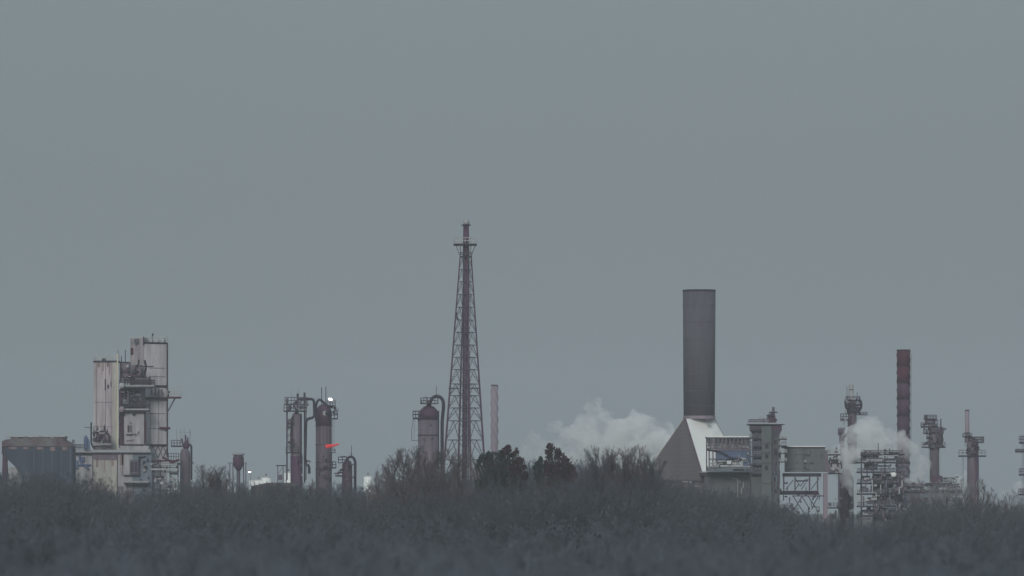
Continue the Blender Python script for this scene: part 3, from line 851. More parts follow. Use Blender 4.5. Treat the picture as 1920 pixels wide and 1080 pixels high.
t.clutter(1326, 1400, 845, 882, -16.4, -15.9, 22, 62, ('dark', 'steel', 'pale', 'bluegrey'), .16)
vs_ = t.part("drum", 'white', smooth=True); vs_.pipe([(1369, 868.5, -13), (1383, 868.5, -13)], 0.75)  # white drum added to stand in for a bright gap in the steelwork
vs_ = t.part("drum", 'pale', smooth=True); vs_.pipe([(1342, 868.5, -13), (1360, 868.5, -13)], 0.55)
t.done()

# head house tower
t = Thing("head_tower", "grey tower with a wide flat overhanging roof and a small stepped superstructure on top", "tower", 1434, 2010)
t.part("wall", 'bluegrey').box(1409, 1423.9, 806, 888, -16, -4)
t.part("wall", 'concrete').box(1442.1, 1458, 806, t.gpy, -16, -4)
t.part("wall", 'concrete').box(1405, 1423.9, 888.2, t.gpy, -16, -4)
t.part("wall", 'bluegrey').box(1424, 1442, 800, t.gpy, -15.9, -4)
for yy in (808, 822, 838, 856, 872, 888): t.deck(1402, 1424, yy, -18.5, -16.1, 1.8, 7, 'dark', 'steel', .08, 5)
for yy in (824, 836, 850, 866): t.deck(1456, 1471, yy, -18, -13, 1.8, 6, 'dark', 'pale', .08, 5)
t.part("head_step", 'steel').prism([(1410, -16.6), (1457, -16.6), (1457, -5), (1410, -5)], 806, 818, [(1405, -17.6), (1462, -17.6), (1462, -5), (1405, -5)])
for yy in (830, 848, 868, 905, 940): t.part("ledge", 'steel').box(1424.2, 1441.8, yy, yy + 1.4, -18.5, -18.02)
for yy in (834, 852, 874): t.part("window", 'dark').box(1430, 1436, yy, yy + 8, -18.1, -18.01)
for yy in (826, 842, 866, 896, 918): t.part("window", 'dark').box(1448, 1453, yy, yy + 7, -16.1, -16.01)
t.part("roof_rail", 'steel').rail(1402, 1438, 793.8, 6, -16.8, -3.5, .08, 6)
t.clutter(1404, 1424, 812, 884, -17.4, -16.2, 16, 63, ('dark', 'steel', 'plum', 'bluegrey'))
t.clutter(1443, 1458, 812, 960, -16.8, -16.2, 16, 64, ('dark', 'steel', 'bluegrey'))
t.clutter(1436, 1454, 770, 790, -12.6, -12.1, 8, 65, ('dark', 'plum', 'steel'))
t.part("front_shaft", 'greenish').box(1424, 1442, 800, t.gpy, -18, -16.1)
t.part("roof", 'dark').prism([(1405, -15), (1460, -15), (1460, -4), (1405, -4)], 796.5, 799.5, [(1398, -17), (1469, -17), (1469, -3), (1398, -3)])
t.part("roof_slab", 'slab').prism([(1398, -17), (1469, -17), (1469, -3), (1398, -3)], 793.8, 796.4, [(1402, -16), (1460, -16), (1460, -3), (1402, -3)])
t.part("fascia", 'plum').box(1404, 1462, 799.7, 805.8, -15.9, -4)
t.part("ledge", 'steel').box(1402, 1424, 806, 808, -17, -15.9)
for y_ in (819, 829, 843): t.part("ledge", 'steel').box(1405, 1423.8, y_, y_ + 2, -16.8, -16.02)
for y_ in (820.5, 829, 838):
    t.part("side_platform", 'dark').box(1462.2, 1471, y_, y_ + 2, -14, -8)
t.part("side_rail", 'pale').ladder(1468, 806, 838, -14.3, 1.2, False)
t.part("door", 'dark').box(1452, 1460, 848, 862, -16.3, -16.02)
t.part("ledge", 'pale').box(1408, 1423.8, 872, 874, -16.6, -16.02)
t.part("downpipe", 'steel').pipe([(1446, 806, -16.6), (1446, 980, -16.6)], 0.3)
t.part("superstructure", 'plum').prism([(1438, -12), (1453, -12), (1453, -8), (1438, -8)], 776, 793.6, [(1441, -11.5), (1450, -11.5), (1450, -8.5), (1441, -8.5)])
t.part("superstructure_top", 'steel').box(1445, 1450, 764, 775.8, -11, -9)
t.part("deck", 'dark').box(1439, 1455, 773, 775.4, -11.8, -11.1)
t.part("deck", 'dark').box(1434, 1448, 779, 781, -13, -12.1)
t.part("deck", 'slab').box(1421, 1436, 784, 786, -13, -9)
t.part("support_post", 'steel').bar((1429, 786, -11), (1429, 794, -11), .2)
t.part("cap", 'pale').box(1440, 1445, 768, 771, -10.8, -9.5)
t.done()

# right block
t = Thing("raised_building", "plain grey-green boxy building raised on posts and braces, right of the flat-roofed tower", "building", 1505, 2020)
t.part("wall", 'greenish').box(1471, 1543, 841, 885, -14, 0)
t.part("roof_edge", 'dark').box(1466, 1543, 838.6, 840.8, -14.4, 0.3)
t.part("roof_coping", 'white').box(1468, 1543, 836.8, 838.4, -14.2, 0)
t.part("wall", 'mauve').prism([(1543.2, -14), (1552, -14), (1552, 0), (1543.2, 0)], 845, 885, [(1543.2, -14), (1547, -14), (1547, 0), (1543.2, 0)])
t.part("wall_lamp", 'pale').box(1504, 1508, 864, 867, -14.5, -14.02)
t.part("wall_vent", 'dark').box(1503, 1509, 868, 870.5, -14.3, -14.02)
t.part("wall_vent", 'dark').box(1504, 1506, 875, 880, -14.2, -14.02)
t.clutter(1474, 1538, 845, 880, -14.5, -14.1, 7, 66, ('steel', 'concrete'), .12)
for x in (1488, 1505, 1522): t.part("seam", 'steel').box(x, x + .8, 841.2, 884.8, -14.06, -14.003)
t.clutter(1550, 1574, 840, 884, -13.2, -12.2, 16, 67, ('dark', 'mauve', 'pale', 'steel'))
t.clutter(1466, 1535, 896, 960, -12.8, -11, 18, 68, ('dark', 'steel', 'plum'), .2)
t.clutter(1549, 1572, 930, 990, -12.8, -9, 14, 69, ('dark', 'steel', 'pale'), .2)
t.part("annex", 'panel2').box(1553, 1572, 862, 887, -12, -2)
t.part("annex_deck", 'dark').box(1551, 1572, 852, 854.5, -13, -3)
t.part("annex_rail", 'pale').rail(1551, 1572, 852, 8, -13, -3, .08, 6)
t.part("annex_deck", 'dark').box(1548, 1574, 887.2, 889.5, -13, -3)
t.part("drum", 'pale', smooth=True).pipe([(1554, 860, -12.6), (1568, 860, -12.6)], .6)
t.part("beam", 'dark').box(1464, 1536, 887.5, 894, -14, -12)
for x in (1465, 1486, 1513, 1528): t.part("post", 'steel' if x != 1513 else 'plum').box(x, x + 2.5, 894.2, 920, -13.5, -12.7)
br = t.part("bracing", 'dark')
for a, c in (((1488, 897), (1497, 912)), ((1497, 912), (1508, 898)), ((1470, 918), (1484, 900)), ((1517, 918), (1533, 896)), ((1499, 918), (1508, 905)), ((1488, 918), (1494, 908))): br.bar((a[0], a[1], -13), (c[0], c[1], -13), 0.2)
t.part("drum", 'dark', smooth=True).pipe([(1440, 924, -13), (1531, 924, -13)], 0.75, 16)
t.part("drum_end", 'rust', smooth=True).pipe([(1520, 926, -13.6), (1530, 925, -13.6)], 0.5, 12)
t.part("beam", 'plum').box(1482, 1541, 929, 931, -13.5, -12)
br = t.part("bracing", 'dark')
for a, c in (((1484, 931), (1506, 965)), ((1500, 931), (1512, 950)), ((1512, 931), (1530, 958)), ((1512, 950), (1512, 990)), ((1530, 958), (1530, 990)), ((1500, 931), (1480, 965)), ((1530, 931), (1518, 955))): br.bar((a[0], a[1], -13), (c[0], c[1], -13), 0.22)
t.part("column_post", 'pink').box(1540, 1548, 887.5, t.gpy, -13.4, -11.5)
t.part("annex_post", 'steel').box(1568, 1570.5, 889.6, t.gpy, -12, -11)
dk = t.part("low_deck", 'dark'); dk.box(1548.3, 1573, 951, 953.5, -13, -8)
t.part("low_rail", 'steel', dk).rail(1549, 1572, 951, 8, -13, -8, .08, 6)
t.done()

# ================================================================== right-hand columns
t = Thing("distillation_column", "column with bulging round platforms and a thick top vent, rising from the right-hand steam", "column", 1598, 2060)
t.part("shell", 'mauve', smooth=True).lathe(1598, [(870, 9), (775, 8), (752, 8), (745, 5)], 0)
t.part("base_shell", 'plum', smooth=True).lathe(1586, [(t.gpy, 15), (905, 15), (895, 13), (880, 6)], 0)
t.part("vent", 'pale').lathe(1596, [(746, 4.2), (721, 4.2)], 0, 14)
t.part("vent_band", 'dark').lathe(1596, [(731.5, 4.6), (730, 4.6)], 0, 14)
for x, yt in ((1588, 724), (1607, 735), (1592, 722)): t.part("mast", 'dark').bar((x, 752, 0), (x, yt, 0), .13)
for yy, r_ in ((749, 13), (758, 16.5), (764, 15), (772, 12)):
    t.ring_deck(1600, yy, r_, 2.2, 6, 0, 'dark', 'steel', 0.1)
t.part("drum", 'slab', smooth=True).pipe([(1591, 748.5, -2.5), (1610, 748.5, -2.5)], .35)
t.part("overhead_pipe", 'dark').pipe([(1588, 744, -1), (1585, 752, -1), (1586, 765, -1), (1594, 775, -1)], .5)
t.part("overhead_pipe", 'dark').pipe([(1606, 746, -1), (1614, 752, -1), (1615, 765, -1), (1606, 774, -1)], .5)
t.deck(1576, 1592, 786, -2, 2, 3, 10, 'dark', 'steel', .1, 5)
t.deck(1606, 1626, 777, -2, 2, 1.6, 4, 'dark', 'steel', .07, 6)
t.part("side_drum", 'mauve', smooth=True).lathe(1576, [(816, 5), (804, 5), (802, 3)], 0)
t.part("side_pipe", 'plum').pipe([(1594, 780, -1.5), (1594, 810, -1.5), (1578, 822, -1.5), (1578, 880, -1.5)], .6)
t.part("rib", 'steel').bar((1596, 905, -3), (1596, 1000, -3), .2)
t.part("ladder", 'dark').ladder(1590, 786, 860, -1.8, 1.2)
t.clutter(1584, 1612, 744, 775, -3.4, -2.2, 16, 72)
t.clutter(1574, 1594, 776, 850, -2.2, -1.2, 12, 73)
t.clutter(1574, 1606, 900, 985, -3.8, -3.0, 16, 74)
t.done()

t = straked_stack("chimney", "slender dark maroon banded stack rising out of the right-hand steam", 1694, 2070, 10.8, 12.4, 656, HZ + 12/.207, 'rust', 7.0, 1.5,
    bands=((687, 'rust'), (718, 'rust'), (748, 'plum'), (780, 'plum'), (815, 'plum'), (870, 'mauve'), (HZ + 12/.207, 'mauve')))
for yy in (687, 718, 748, 780): t.part("band_ring", 'dark').lathe(1694, [(yy + 1, 12.9), (yy - .6, 12.9)], 0)
t.part("ladder", 'steel').ladder(1708, 664, 860, -.5, 1.0, False)
t.done()

t = Thing("distillation_column", "mauve column with a lopsided cluster of platforms at its head, just right of the maroon stack", "column", 1751, 2080)
t.part("shell", 'mauve', smooth=True).lathe(1752, [(t.gpy, 9.2), (846, 8.5), (836, 11), (815, 11), (802, 10), (797, 5)], 0)
t.part("side_shell", 'plum', smooth=True).lathe(1764, [(838, 4), (803, 4), (800, 2)], 0)
t.part("vent", 'steel').bar((1764, 802, 0), (1764, 785, 0), .35)
t.part("vent", 'dark').bar((1736, 786, 0), (1736, 779, 0), .7)
t.part("head_drum", 'mauve', smooth=True).pipe([(1734, 791, -1), (1753, 792, -1)], 0.9)
for x0, x1, yy in ((1733, 1756, 784.5), (1727, 1758, 799), (1732, 1760, 811)):
    t.deck(x0, x1, yy, -2.4, 2.4, 3, 6, 'dark', 'steel', .1, 5)
t.deck(1729, 1772, 837.5, -2.6, 2.6, 2.4, 8, 'dark', 'steel', .07, 6)
t.deck(1757, 1768, 826, -2, 2, 1.6, 5, 'dark', 'steel', .08, 5)
t.part("ladder", 'plum').ladder(1761, 840, 900, -.8, 1.0, True)
t.part("ladder", 'steel').ladder(1742, 813, 880, -1, 1.0, True)
t.clutter(1732, 1768, 785, 836, -3.4, -2.2, 26, 77, ('dark', 'plum', 'steel'))
t.clutter(1742, 1790, 893, 912, -3.6, -2.5, 20, 78)
t.part("base_casing", 'plum').box(1746, 1766, 892, 912, -3, 1)
t.part("base_deck", 'dark').box(1740, 1790, 912.2, 914, -3, 2)
t.part("base_rail", 'steel').rail(1768, 1788, 912, 16, -2.5, 1.5, .1, 4)
t.done()

t = Thing("distillation_column", "mauve column with a slim vent stack on its left shoulder, second from the right edge", "column", 1823, 2060)
t.part("shell", 'mauve', smooth=True).lathe(1824, [(t.gpy, 11), (830, 10.5), (824, 8), (820, 4)], 0)
t.part("side_shell", 'plum', smooth=True).lathe(1829, [(t.gpy, 5), (833, 5)], -1.3, 20)
t.part("vent_stack", 'pink', smooth=True).lathe(1813.5, [(830, 4.4), (812, 4.2), (769, 3.8)], 0, 18)
t.part("stack_rim", 'dark').lathe(1813.5, [(770, 4.3), (768.4, 4.3)], 0, 18)
t.part("stack_flange", 'dark').lathe(1813.5, [(813, 6), (811, 6)], 0, 18)
t.part("gooseneck", 'plum').pipe([(1815, 818, -.8), (1822, 822, -.8), (1825, 832, -.8), (1825, 850, -.8)], .7)
t.deck(1821, 1844, 828.5, -2.4, 2.4, 2.2, 9, 'dark', 'dark', .12, 4.5)
t.deck(1805, 1822, 818, -2, 2, 1.8, 5, 'dark', 'steel', .08, 5)
t.part("side_rail", 'steel').ladder(1809, 818, 838, -1.4, 1.3)
t.deck(1798, 1848, 854, -2.8, 2.8, 2.6, 10, 'dark', 'steel', .06, 7)
t.part("ladder", 'steel').ladder(1805, 857, 915, -1, 1.4)
t.clutter(1812, 1842, 820, 852, -3.2, -2.3, 16, 79, ('dark', 'plum', 'steel'))
t.part("rib", 'dark').bar((1834.5, 858, 0), (1834.5, 930, 0), .2)
t.done()

t = Thing("distillation_column", "column cut off by the right edge of the picture, with four dark platforms sticking out", "column", 1930, 2040)
t.part("shell", 'mauve', smooth=True).lathe(1931, [(t.gpy, 11), (815, 11), (808, 6)], 0)
for x0, yy, h in ((1912, 829, 11), (1905, 845.5, 3), (1912, 889, 10), (1911, 926, 9)):
    t.deck(x0, 1946, yy, -3, 3, 3, h, 'dark', 'steel', .12, 5)
t.part("ladder", 'steel').ladder(1917, 817, 930, -1, 1.0, False)
t.done()

# process structure in front of the steam
t = Thing("process_structure", "dark multi-level steel process structure rising out of the right-hand steam", "structure", 1648, 1990)
for x in (1612, 1634, 1656, 1678): t.part("post", 'dark').box(x, x + 2.2, 848, t.gpy, -6.4, -5.8)
for i, yy in enumerate((851, 866, 884, 905, 925, 948, 966)):
    d = t.part("floor_deck", 'dark'); d.box(1608 + (8 if i < 1 else 0), 1694 - 3 * (i % 2), yy, yy + 3, -7, 6)
    t.part("railing", 'steel', d).rail(1610 + (8 if i < 1 else 0), 1690, yy, 6, -6.8, 5.8, .08, 6)
rnd = random.Random(5)
for i in range(26):
    x = rnd.uniform(1612, 1684); yy = rnd.choice((863, 881, 902, 922, 945, 963)); ww = rnd.uniform(5, 16); hh = rnd.uniform(6, 13)
    m = rnd.choice(('bluegrey', 'steel', 'concrete', 'mauve', 'bluegrey'))
    if i % 3 == 0: t.part("exchanger", m, smooth=True).pipe([(x, yy - 5, -5 + (i % 4) * .4), (x + ww, yy - 5, -5 + (i % 4) * .4)], .9)
    else: t.part("casing", m).box(x, x + ww, yy - hh, yy, -4.5 + i * .11, 0 + i * .11)
t.clutter(1612, 1692, 842, 862, -7.6, -3, 26, 75)
t.clutter(1612, 1692, 866, 975, -7.8, -6.6, 70, 76, ('dark', 'steel', 'pale', 'bluegrey', 'mauve'))
t.part("duct", 'pale').pipe([(1622, 863, -7.3), (1652, 863, -7.3)], .3)
t.part("sky_gap_blob", 'white', smooth=True).lathe(1673, [(895, 3), (893, 5), (888, 5.5), (886, 3)], -7.4, 16)  # white blob added to stand in for a bright gap of sky
for x, y_ in ((1618, 896), (1618, 936), (1630, 934), (1616, 962)): t.part("pale_panel", 'pale').box(x, x + 9, y_, y_ + 3.5, -7.6, -7.1)  # small panels in pale galvanised steel
w_ = t.part("wall", 'concrete'); w_.box(1640, 1676, 888, t.gpy, -3, 5)
m_ = t.part("mast", 'dark'); m_.bar((1646, 851, -2), (1646, 830, -2), .2)
m_ = t.part("mast", 'dark'); m_.bar((1667, 851, -2), (1667, 841, -2), .2)
t.done()

t = Thing("pump_house", "low grey works building with ledges behind the trees under the maroon stack", "building", 1735, 2000)
t.part("wall", 'bluegrey').box(1676, 1800, 925, t.gpy, -5, 8)
t.part("roof_edge", 'dark').box(1674, 1802, 921, 924.8, -5.5, 8.3)
for i, (x0, x1, yy) in enumerate(((1690, 1722, 906), (1700, 1730, 913), (1676, 1690, 898))): 
    t.part("rooftop_duct", 'steel' if i else 'pale').pipe([(x0, yy, -2), (x1, yy, -2)], .6); 
    for x in (x0 + 2, x1 - 2): t.part("duct_support", 'dark').bar((x, yy, -2), (x, 921, -2), .15)
t.clutter(1680, 1800, 904, 921, -5, 2, 40, 80)
t.clutter(1680, 1800, 926, 960, -6, -5.2, 24, 81, ('dark', 'steel', 'pale', 'bluegrey'))
for i in range(5): t.part("louvre", 'pale').box(1740 + i * 11, 1748 + i * 11, 935 + (i % 2) * 6, 937 + (i % 2) * 6, -5.3, -5.02)
t.done()

# ================================================================== steam
def steam(name, label, blobs, px, D, dens, seed, fade=None, nscale=0.15, group=None, col=(0.985, 0.985, 0.985)):
    s = K * D
    mb = bpy.data.metaballs.new("tmp"); mb.resolution = 1.3; mb.threshold = 0.1
    mo_ = bpy.data.objects.new("tmp", mb); COL.objects.link(mo_)
    for x, y, r in blobs:
        e = mb.elements.new(); e.co = ((x - px) * s, random.Random(x * 7 + y).uniform(-3, 3), CAM_H + (HZ - y) * s); e.radius = r * s * 1.25
    bpy.context.view_layer.update()
    dg = bpy.context.evaluated_depsgraph_get()
    me = bpy.data.meshes.new_from_object(mo_.evaluated_get(dg))
    bpy.data.objects.remove(mo_); bpy.data.metaballs.remove(mb)
    off = Vector((seed * 13.1, seed * 7.7, 0))
    for v in me.vertices:
        n_ = v.normal
        v.co += n_ * (noise.fractal(v.co * 0.15 + off, 0.55, 2.1, 6) * 2.5 - .3)
        v.co.z = max(v.co.z, 2)
    # a voxel remesh makes one clean closed skin
    to = bpy.data.objects.new("tmp", me); COL.objects.link(to)
    rm = to.modifiers.new("r", 'REMESH'); rm.mode = 'VOXEL'; rm.voxel_size = 0.5; rm.adaptivity = 0
    bpy.context.view_layer.update()
    me = bpy.data.meshes.new_from_object(to.evaluated_get(bpy.context.evaluated_depsgraph_get()))
    bpy.data.objects.remove(to)
    mt = bpy.data.materials.new("water_vapour"); mt.use_nodes = True
    n, l = mt.node_tree.nodes, mt.node_tree.links
    n.clear()
    out = n.new("ShaderNodeOutputMaterial"); pv_ = n.new("ShaderNodeVolumePrincipled")
    pv_.inputs["Color"].default_value = (*col, 1)
    pv_.inputs["Anisotropy"].default_value = 0.1
    l.new(pv_.outputs[0], out.inputs["Volume"])
    tcn = n.new("ShaderNodeTexCoord"); nn = n.new("ShaderNodeTexNoise")
    nn.inputs["Scale"].default_value = nscale; nn.inputs["Detail"].default_value = 5; nn.inputs["Distortion"].default_value = 0.9
    l.new(tcn.outputs["Object"], nn.inputs["Vector"])
    mr = n.new("ShaderNodeMapRange"); mr.inputs["From Min"].default_value = 0.40; mr.inputs["From Max"].default_value = 0.64
    mr.inputs["To Min"].default_value = dens * 0.04; mr.inputs["To Max"].default_value = dens
    l.new(nn.outputs["Fac"], mr.inputs["Value"])
    last = mr.outputs["Result"]
    if fade:
        sp = n.new("ShaderNodeSeparateXYZ"); l.new(tcn.outputs["Object"], sp.inputs[0])
        f = n.new("ShaderNodeMapRange"); f.inputs["From Min"].default_value = (fade[0] - px) * s; f.inputs["From Max"].default_value = (fade[1] - px) * s
        f.inputs["To Min"].default_value = fade[2]; f.inputs["To Max"].default_value = 1
        l.new(sp.outputs["X"], f.inputs["Value"])
        mm = n.new("ShaderNodeMath"); mm.operation = 'MULTIPLY'
        l.new(last, mm.inputs[0]); l.new(f.outputs["Result"], mm.inputs[1]); last = mm.outputs[0]
    l.new(last, pv_.inputs["Density"])
    me.materials.clear(); me.materials.append(mt)
    me.name = name
    o = bpy.data.objects.new(name, me); COL.objects.link(o)
    o.location = ((px - 960) * s, D, 0)
    tag(o, label, "steam", group)
    return o
steam("steam_plume", "wide pale steam cloud drifting low behind the bare trees left of the pyramid hood",
      [(1112, 760, 17), (1122, 776, 20), (1124, 792, 27), (1095, 800, 24), (1150, 810, 32), (1185, 792, 19), (1213, 793, 20), (1200, 815, 32), (1240, 818, 26), (1160, 845, 38),
       (1110, 835, 36), (1070, 820, 26), (1060, 850, 30), (1220, 850, 32), (1265, 840, 26), (1020, 845, 22), (990, 840, 20), (985, 858, 20), (950, 855, 18), (1040, 800, 16), (1000, 815, 14)],
      1110, 2250, 0.36, 1, fade=(900, 1200, 0.06))
steam("steam_plume", "dense curling steam cloud between the bulging-headed column and the maroon stack",
      [(1618, 802, 18), (1640, 798, 16), (1600, 825, 26), (1630, 822, 28), (1660, 812, 18), (1680, 822, 18), (1695, 840, 18), (1655, 835, 24), (1590, 850, 20), (1577, 870, 15), (1576, 890, 14),
       (1586, 905, 14), (1600, 918, 12), (1572, 845, 16), (1612, 850, 20), (1715, 850, 15), (1730, 866, 16), (1724, 886, 16), (1705, 900, 14), (1590, 880, 18), (1604, 940, 12), (1596, 960, 10)],
      1640, 2025, 0.36, 2)
steam("steam_plume", "faint low steam wisp behind the shrubs near the right edge",
      [(1790, 908, 12), (1812, 902, 12), (1835, 915, 14), (1860, 924, 12), (1885, 926, 12), (1908, 918, 13), (1925, 916, 12), (1765, 915, 12)], 1850, 2100, 0.35, 3)

# ================================================================== trees
def vec_tree(seed, H, spread, upright, nl=(7, 5, 5, 4), twigw=0.05, bole=0.25):
    """a bare tree as two lists of tapering segments: limbs and twigs."""
    rd = random.Random(seed)
    limbs, twigs = [], []
    def grow(p, d, L, r, lev):
        mid = p + d * L * .5 + Vector((rd.uniform(-1, 1), rd.uniform(-1, 1), rd.uniform(-.3, .6))) * L * .07
        end = p + d * L + Vector((0, 0, L * .06))
        tgt = limbs if lev <= 1 else twigs
        tgt.append((p, mid, r, r * .7)); tgt.append((mid, end, r * .7, r * .3 if lev < 3 else 0.008))
        if lev >= len(nl): return
        for k in range(nl[lev]):
            f = rd.uniform(0.25, 1.0)
            q = p.lerp(mid, f * 2) if f < .5 else mid.lerp(end, f * 2 - 1)
            a = rd.uniform(0, 2 * math.pi); el = rd.uniform(.35, .95) * spread
            side = d.orthogonal().normalized(); side.rotate(Matrix.Rotation(a, 3, d))
            nd = (d * math.cos(el) + side * math.sin(el) + Vector((0, 0, upright))).normalized()
            grow(q, nd, L * rd.uniform(.40, .68) * (1.1 - .35 * f), max(r * .5, twigw * (1.1 - .16 * lev)), lev + 1)
    base = Vector((0, 0, 0)); top = Vector((rd.uniform(-.3, .3), rd.uniform(-.3, .3), H * bole))
    r0 = 0.018 * H
    limbs.append((base, top, r0, r0 * .8))
    d = Vector((rd.uniform(-.1, .1), rd.uniform(-.1, .1), 1)).normalized()
    grow(top, d, H * (1 - bole) * .80, r0 * .75, 0)
    for k in range(4):
        a = k * 1.57 + rd.uniform(-.5, .5); el = rd.uniform(.35, .7) * spread
        grow(top * rd.uniform(.7, 1), Vector((math.cos(a) * math.sin(el), math.sin(a) * math.sin(el), math.cos(el))), H * (1 - bole) * rd.uniform(.5, .72), r0 * .45, 1)
    return limbs, twigs

def seg_arrays(segs):
    """numpy three-sided prisms for the segments."""
    n = len(segs)
    A = np.array([s[0][:] for s in segs]); B = np.array([s[1][:] for s in segs])
    ra = np.array([s[2] for s in segs])[:, None]; rb = np.array([s[3] for s in segs])[:, None]
    d = B - A; d /= np.maximum(np.linalg.norm(d, axis=1, keepdims=True), 1e-6)
    ref = np.where(np.abs(d[:, 2:3]) < .9, np.array([[0, 0, 1.]]), np.array([[1., 0, 0]]))
    u = np.cross(d, ref); u /= np.linalg.norm(u, axis=1, keepdims=True); v = np.cross(d, u)
    V = np.zeros((n, 6, 3))
    for i in range(3):
        t_ = 2 * math.pi * i / 3
        o_ = u * math.cos(t_) + v * math.sin(t_)
        V[:, i] = A + o_ * ra; V[:, 3 + i] = B + o_ * rb
    base = np.array([[0, 1, 4, 3], [1, 2, 5, 4], [2, 0, 3, 5]])
    F = (np.arange(n)[:, None, None] * 6 + base[None]).reshape(-1, 4)
    return V.reshape(-1, 3), F

def np_mesh(name, V, F, mat):
    me = bpy.data.meshes.new(name)
    k = F.shape[1]
    me.vertices.add(len(V)); me.vertices.foreach_set("co", np.asarray(V, dtype=np.float32).ravel())
    me.loops.add(F.size); me.loops.foreach_set("vertex_index", F.astype(np.int32).ravel())
    me.polygons.add(len(F)); me.polygons.foreach_set("loop_start", np.arange(0, F.size, k, dtype=np.int32))
    me.update(calc_edges=True)
    me.materials.append(mat)
    return me

def leaf_cloud(seed, blobs, n, size, squash=1.0):
    """small leaf-clump quads spread through lumpy blobs (centre, radii)."""
    rg = np.random.RandomState(seed)
    P = []
    wts = np.array([b[1][0] * b[1][1] * b[1][2] for b in blobs]); wts = wts / wts.sum()
    for (c, rr), w_ in zip(blobs, wts):
        m = max(8, int(n * w_))
        q = rg.normal(size=(m, 3)); q /= np.linalg.norm(q, axis=1, keepdims=True)
        q *= rg.uniform(0.45, 1.05, (m, 1)) ** .6
        P.append(np.array(c) + q * np.array(rr))
    P = np.concatenate(P); m = len(P)
    a = rg.normal(size=(m, 3)); a /= np.linalg.norm(a, axis=1, keepdims=True)
    b = np.cross(a, rg.normal(size=(m, 3))); b /= np.linalg.norm(b, axis=1, keepdims=True)
    s = size * rg.uniform(.5, 1.3, (m, 1))
    a *= s; b *= s * .6
    V = np.stack([P - a, P - b, P + a, P + b], 1).reshape(-1, 3)
    F = np.arange(m * 4).reshape(-1, 4)
    return V, F

# bare tree kinds: built once, then copied
KIND = {}
def kind(key, seed, H, spread, upright, nl, tm, tw=0.05, bole=.25):
    l_, t_ = vec_tree(seed, H, spread, upright, nl, tw, bole)
    lv, lf = seg_arrays(l_); tv, tf = seg_arrays(t_)
    KIND[key] = (H, np_mesh("trunk", lv, lf, M['bark']), np_mesh("crown", tv, tf, M[tm]), (np.concatenate([lv, tv]), np.concatenate([lf, tf + len(lv)])))
kind('round_a', 11, 20, 1.0, .14, (8, 6, 5, 4), 'twig2', .062)
kind('round_b', 12, 20, 1.05, .12, (8, 6, 5, 4), 'twig2', .062)
kind('round_c', 13, 20, .95, .16, (8, 6, 5, 4), 'twig', .062)
kind('upright_a', 21, 20, .78, .30, (8, 6, 5, 4), 'twig2', .045)
kind('upright_b', 22, 20, .72, .33, (8, 6, 5, 4), 'wood', .045)
kind('upright_c', 23, 20, .82, .27, (8, 6, 5, 4), 'twig2', .045)
kind('shrub_a', 31, 20, 1.0, .2, (8, 6, 5, 4), 'twig3', .07, .08)
kind('shrub_b', 32, 20, .9, .25, (8, 6, 5, 4), 'twig2', .07, .08)

def bare_tree(key, px, py, D, label, wid=1.0, group=None, name="bare_tree"):
    s = K * D
    H = CAM_H + (HZ - py) * s
    h0, tr, cr, _ = KIND[key]
    r = bpy.data.objects.new(name, None); COL.objects.link(r)
    r.location = ((px - 960) * s, D, 0)
    z = H / (h0 * 1.0)
    r.scale = (z * wid, z * wid, z)
    r.rotation_euler = (0, 0, random.Random(int(px * 13 + py)).uniform(0, 6.28))
    tag(r, label, "tree", group)
    a = bpy.data.objects.new("trunk", tr); COL.objects.link(a); a.parent = r
    b = bpy.data.objects.new("crown", cr); COL.objects.link(b); b.parent = r
    return r
# normalise kinds so the top of the mesh is at H
for k_, (h0, tr, cr, arr) in list(KIND.items()):
    zmax = arr[0][:, 2].max()
    KIND[k_] = (zmax, tr, cr, arr)

def leafy_tree(px, D, label, blobs, mat, n=2600, size=.45, trunk_top=None, name="evergreen_tree", trunkpx=None, seed=1):
    """blobs: (column, row, half width, half height) in photo pixels."""
    s = K * D
    r = bpy.data.objects.new(name, None); COL.objects.link(r)
    r.location = ((px - 960) * s, D, 0)
    tag(r, label, "tree")
    bl = []
    rd = random.Random(seed)
    for x, y, a, h in blobs:
        bl.append((((x - px) * s, rd.uniform(-1, 1), CAM_H + (HZ - y) * s), (a * s, a * s * .8, h * s)))
    V, F = leaf_cloud(seed, bl, n, size)
    o = bpy.data.objects.new("crown", np_mesh("crown", V, F, M[mat])); COL.objects.link(o); o.parent = r
    tx = 0 if trunkpx is None else (trunkpx - px) * s
    segs = [(Vector((tx, 0, 0)), Vector((tx, 0, bl[0][0][2])), .4, .2)]
    for c, rr in bl: segs.append((Vector((tx, 0, c[2] * .55)), Vector(c), .2, .06))
    tv, tf = seg_arrays(segs)
    o = bpy.data.objects.new("trunk", np_mesh("trunk", tv, tf, M['bark'])); COL.objects.link(o); o.parent = r
    return r

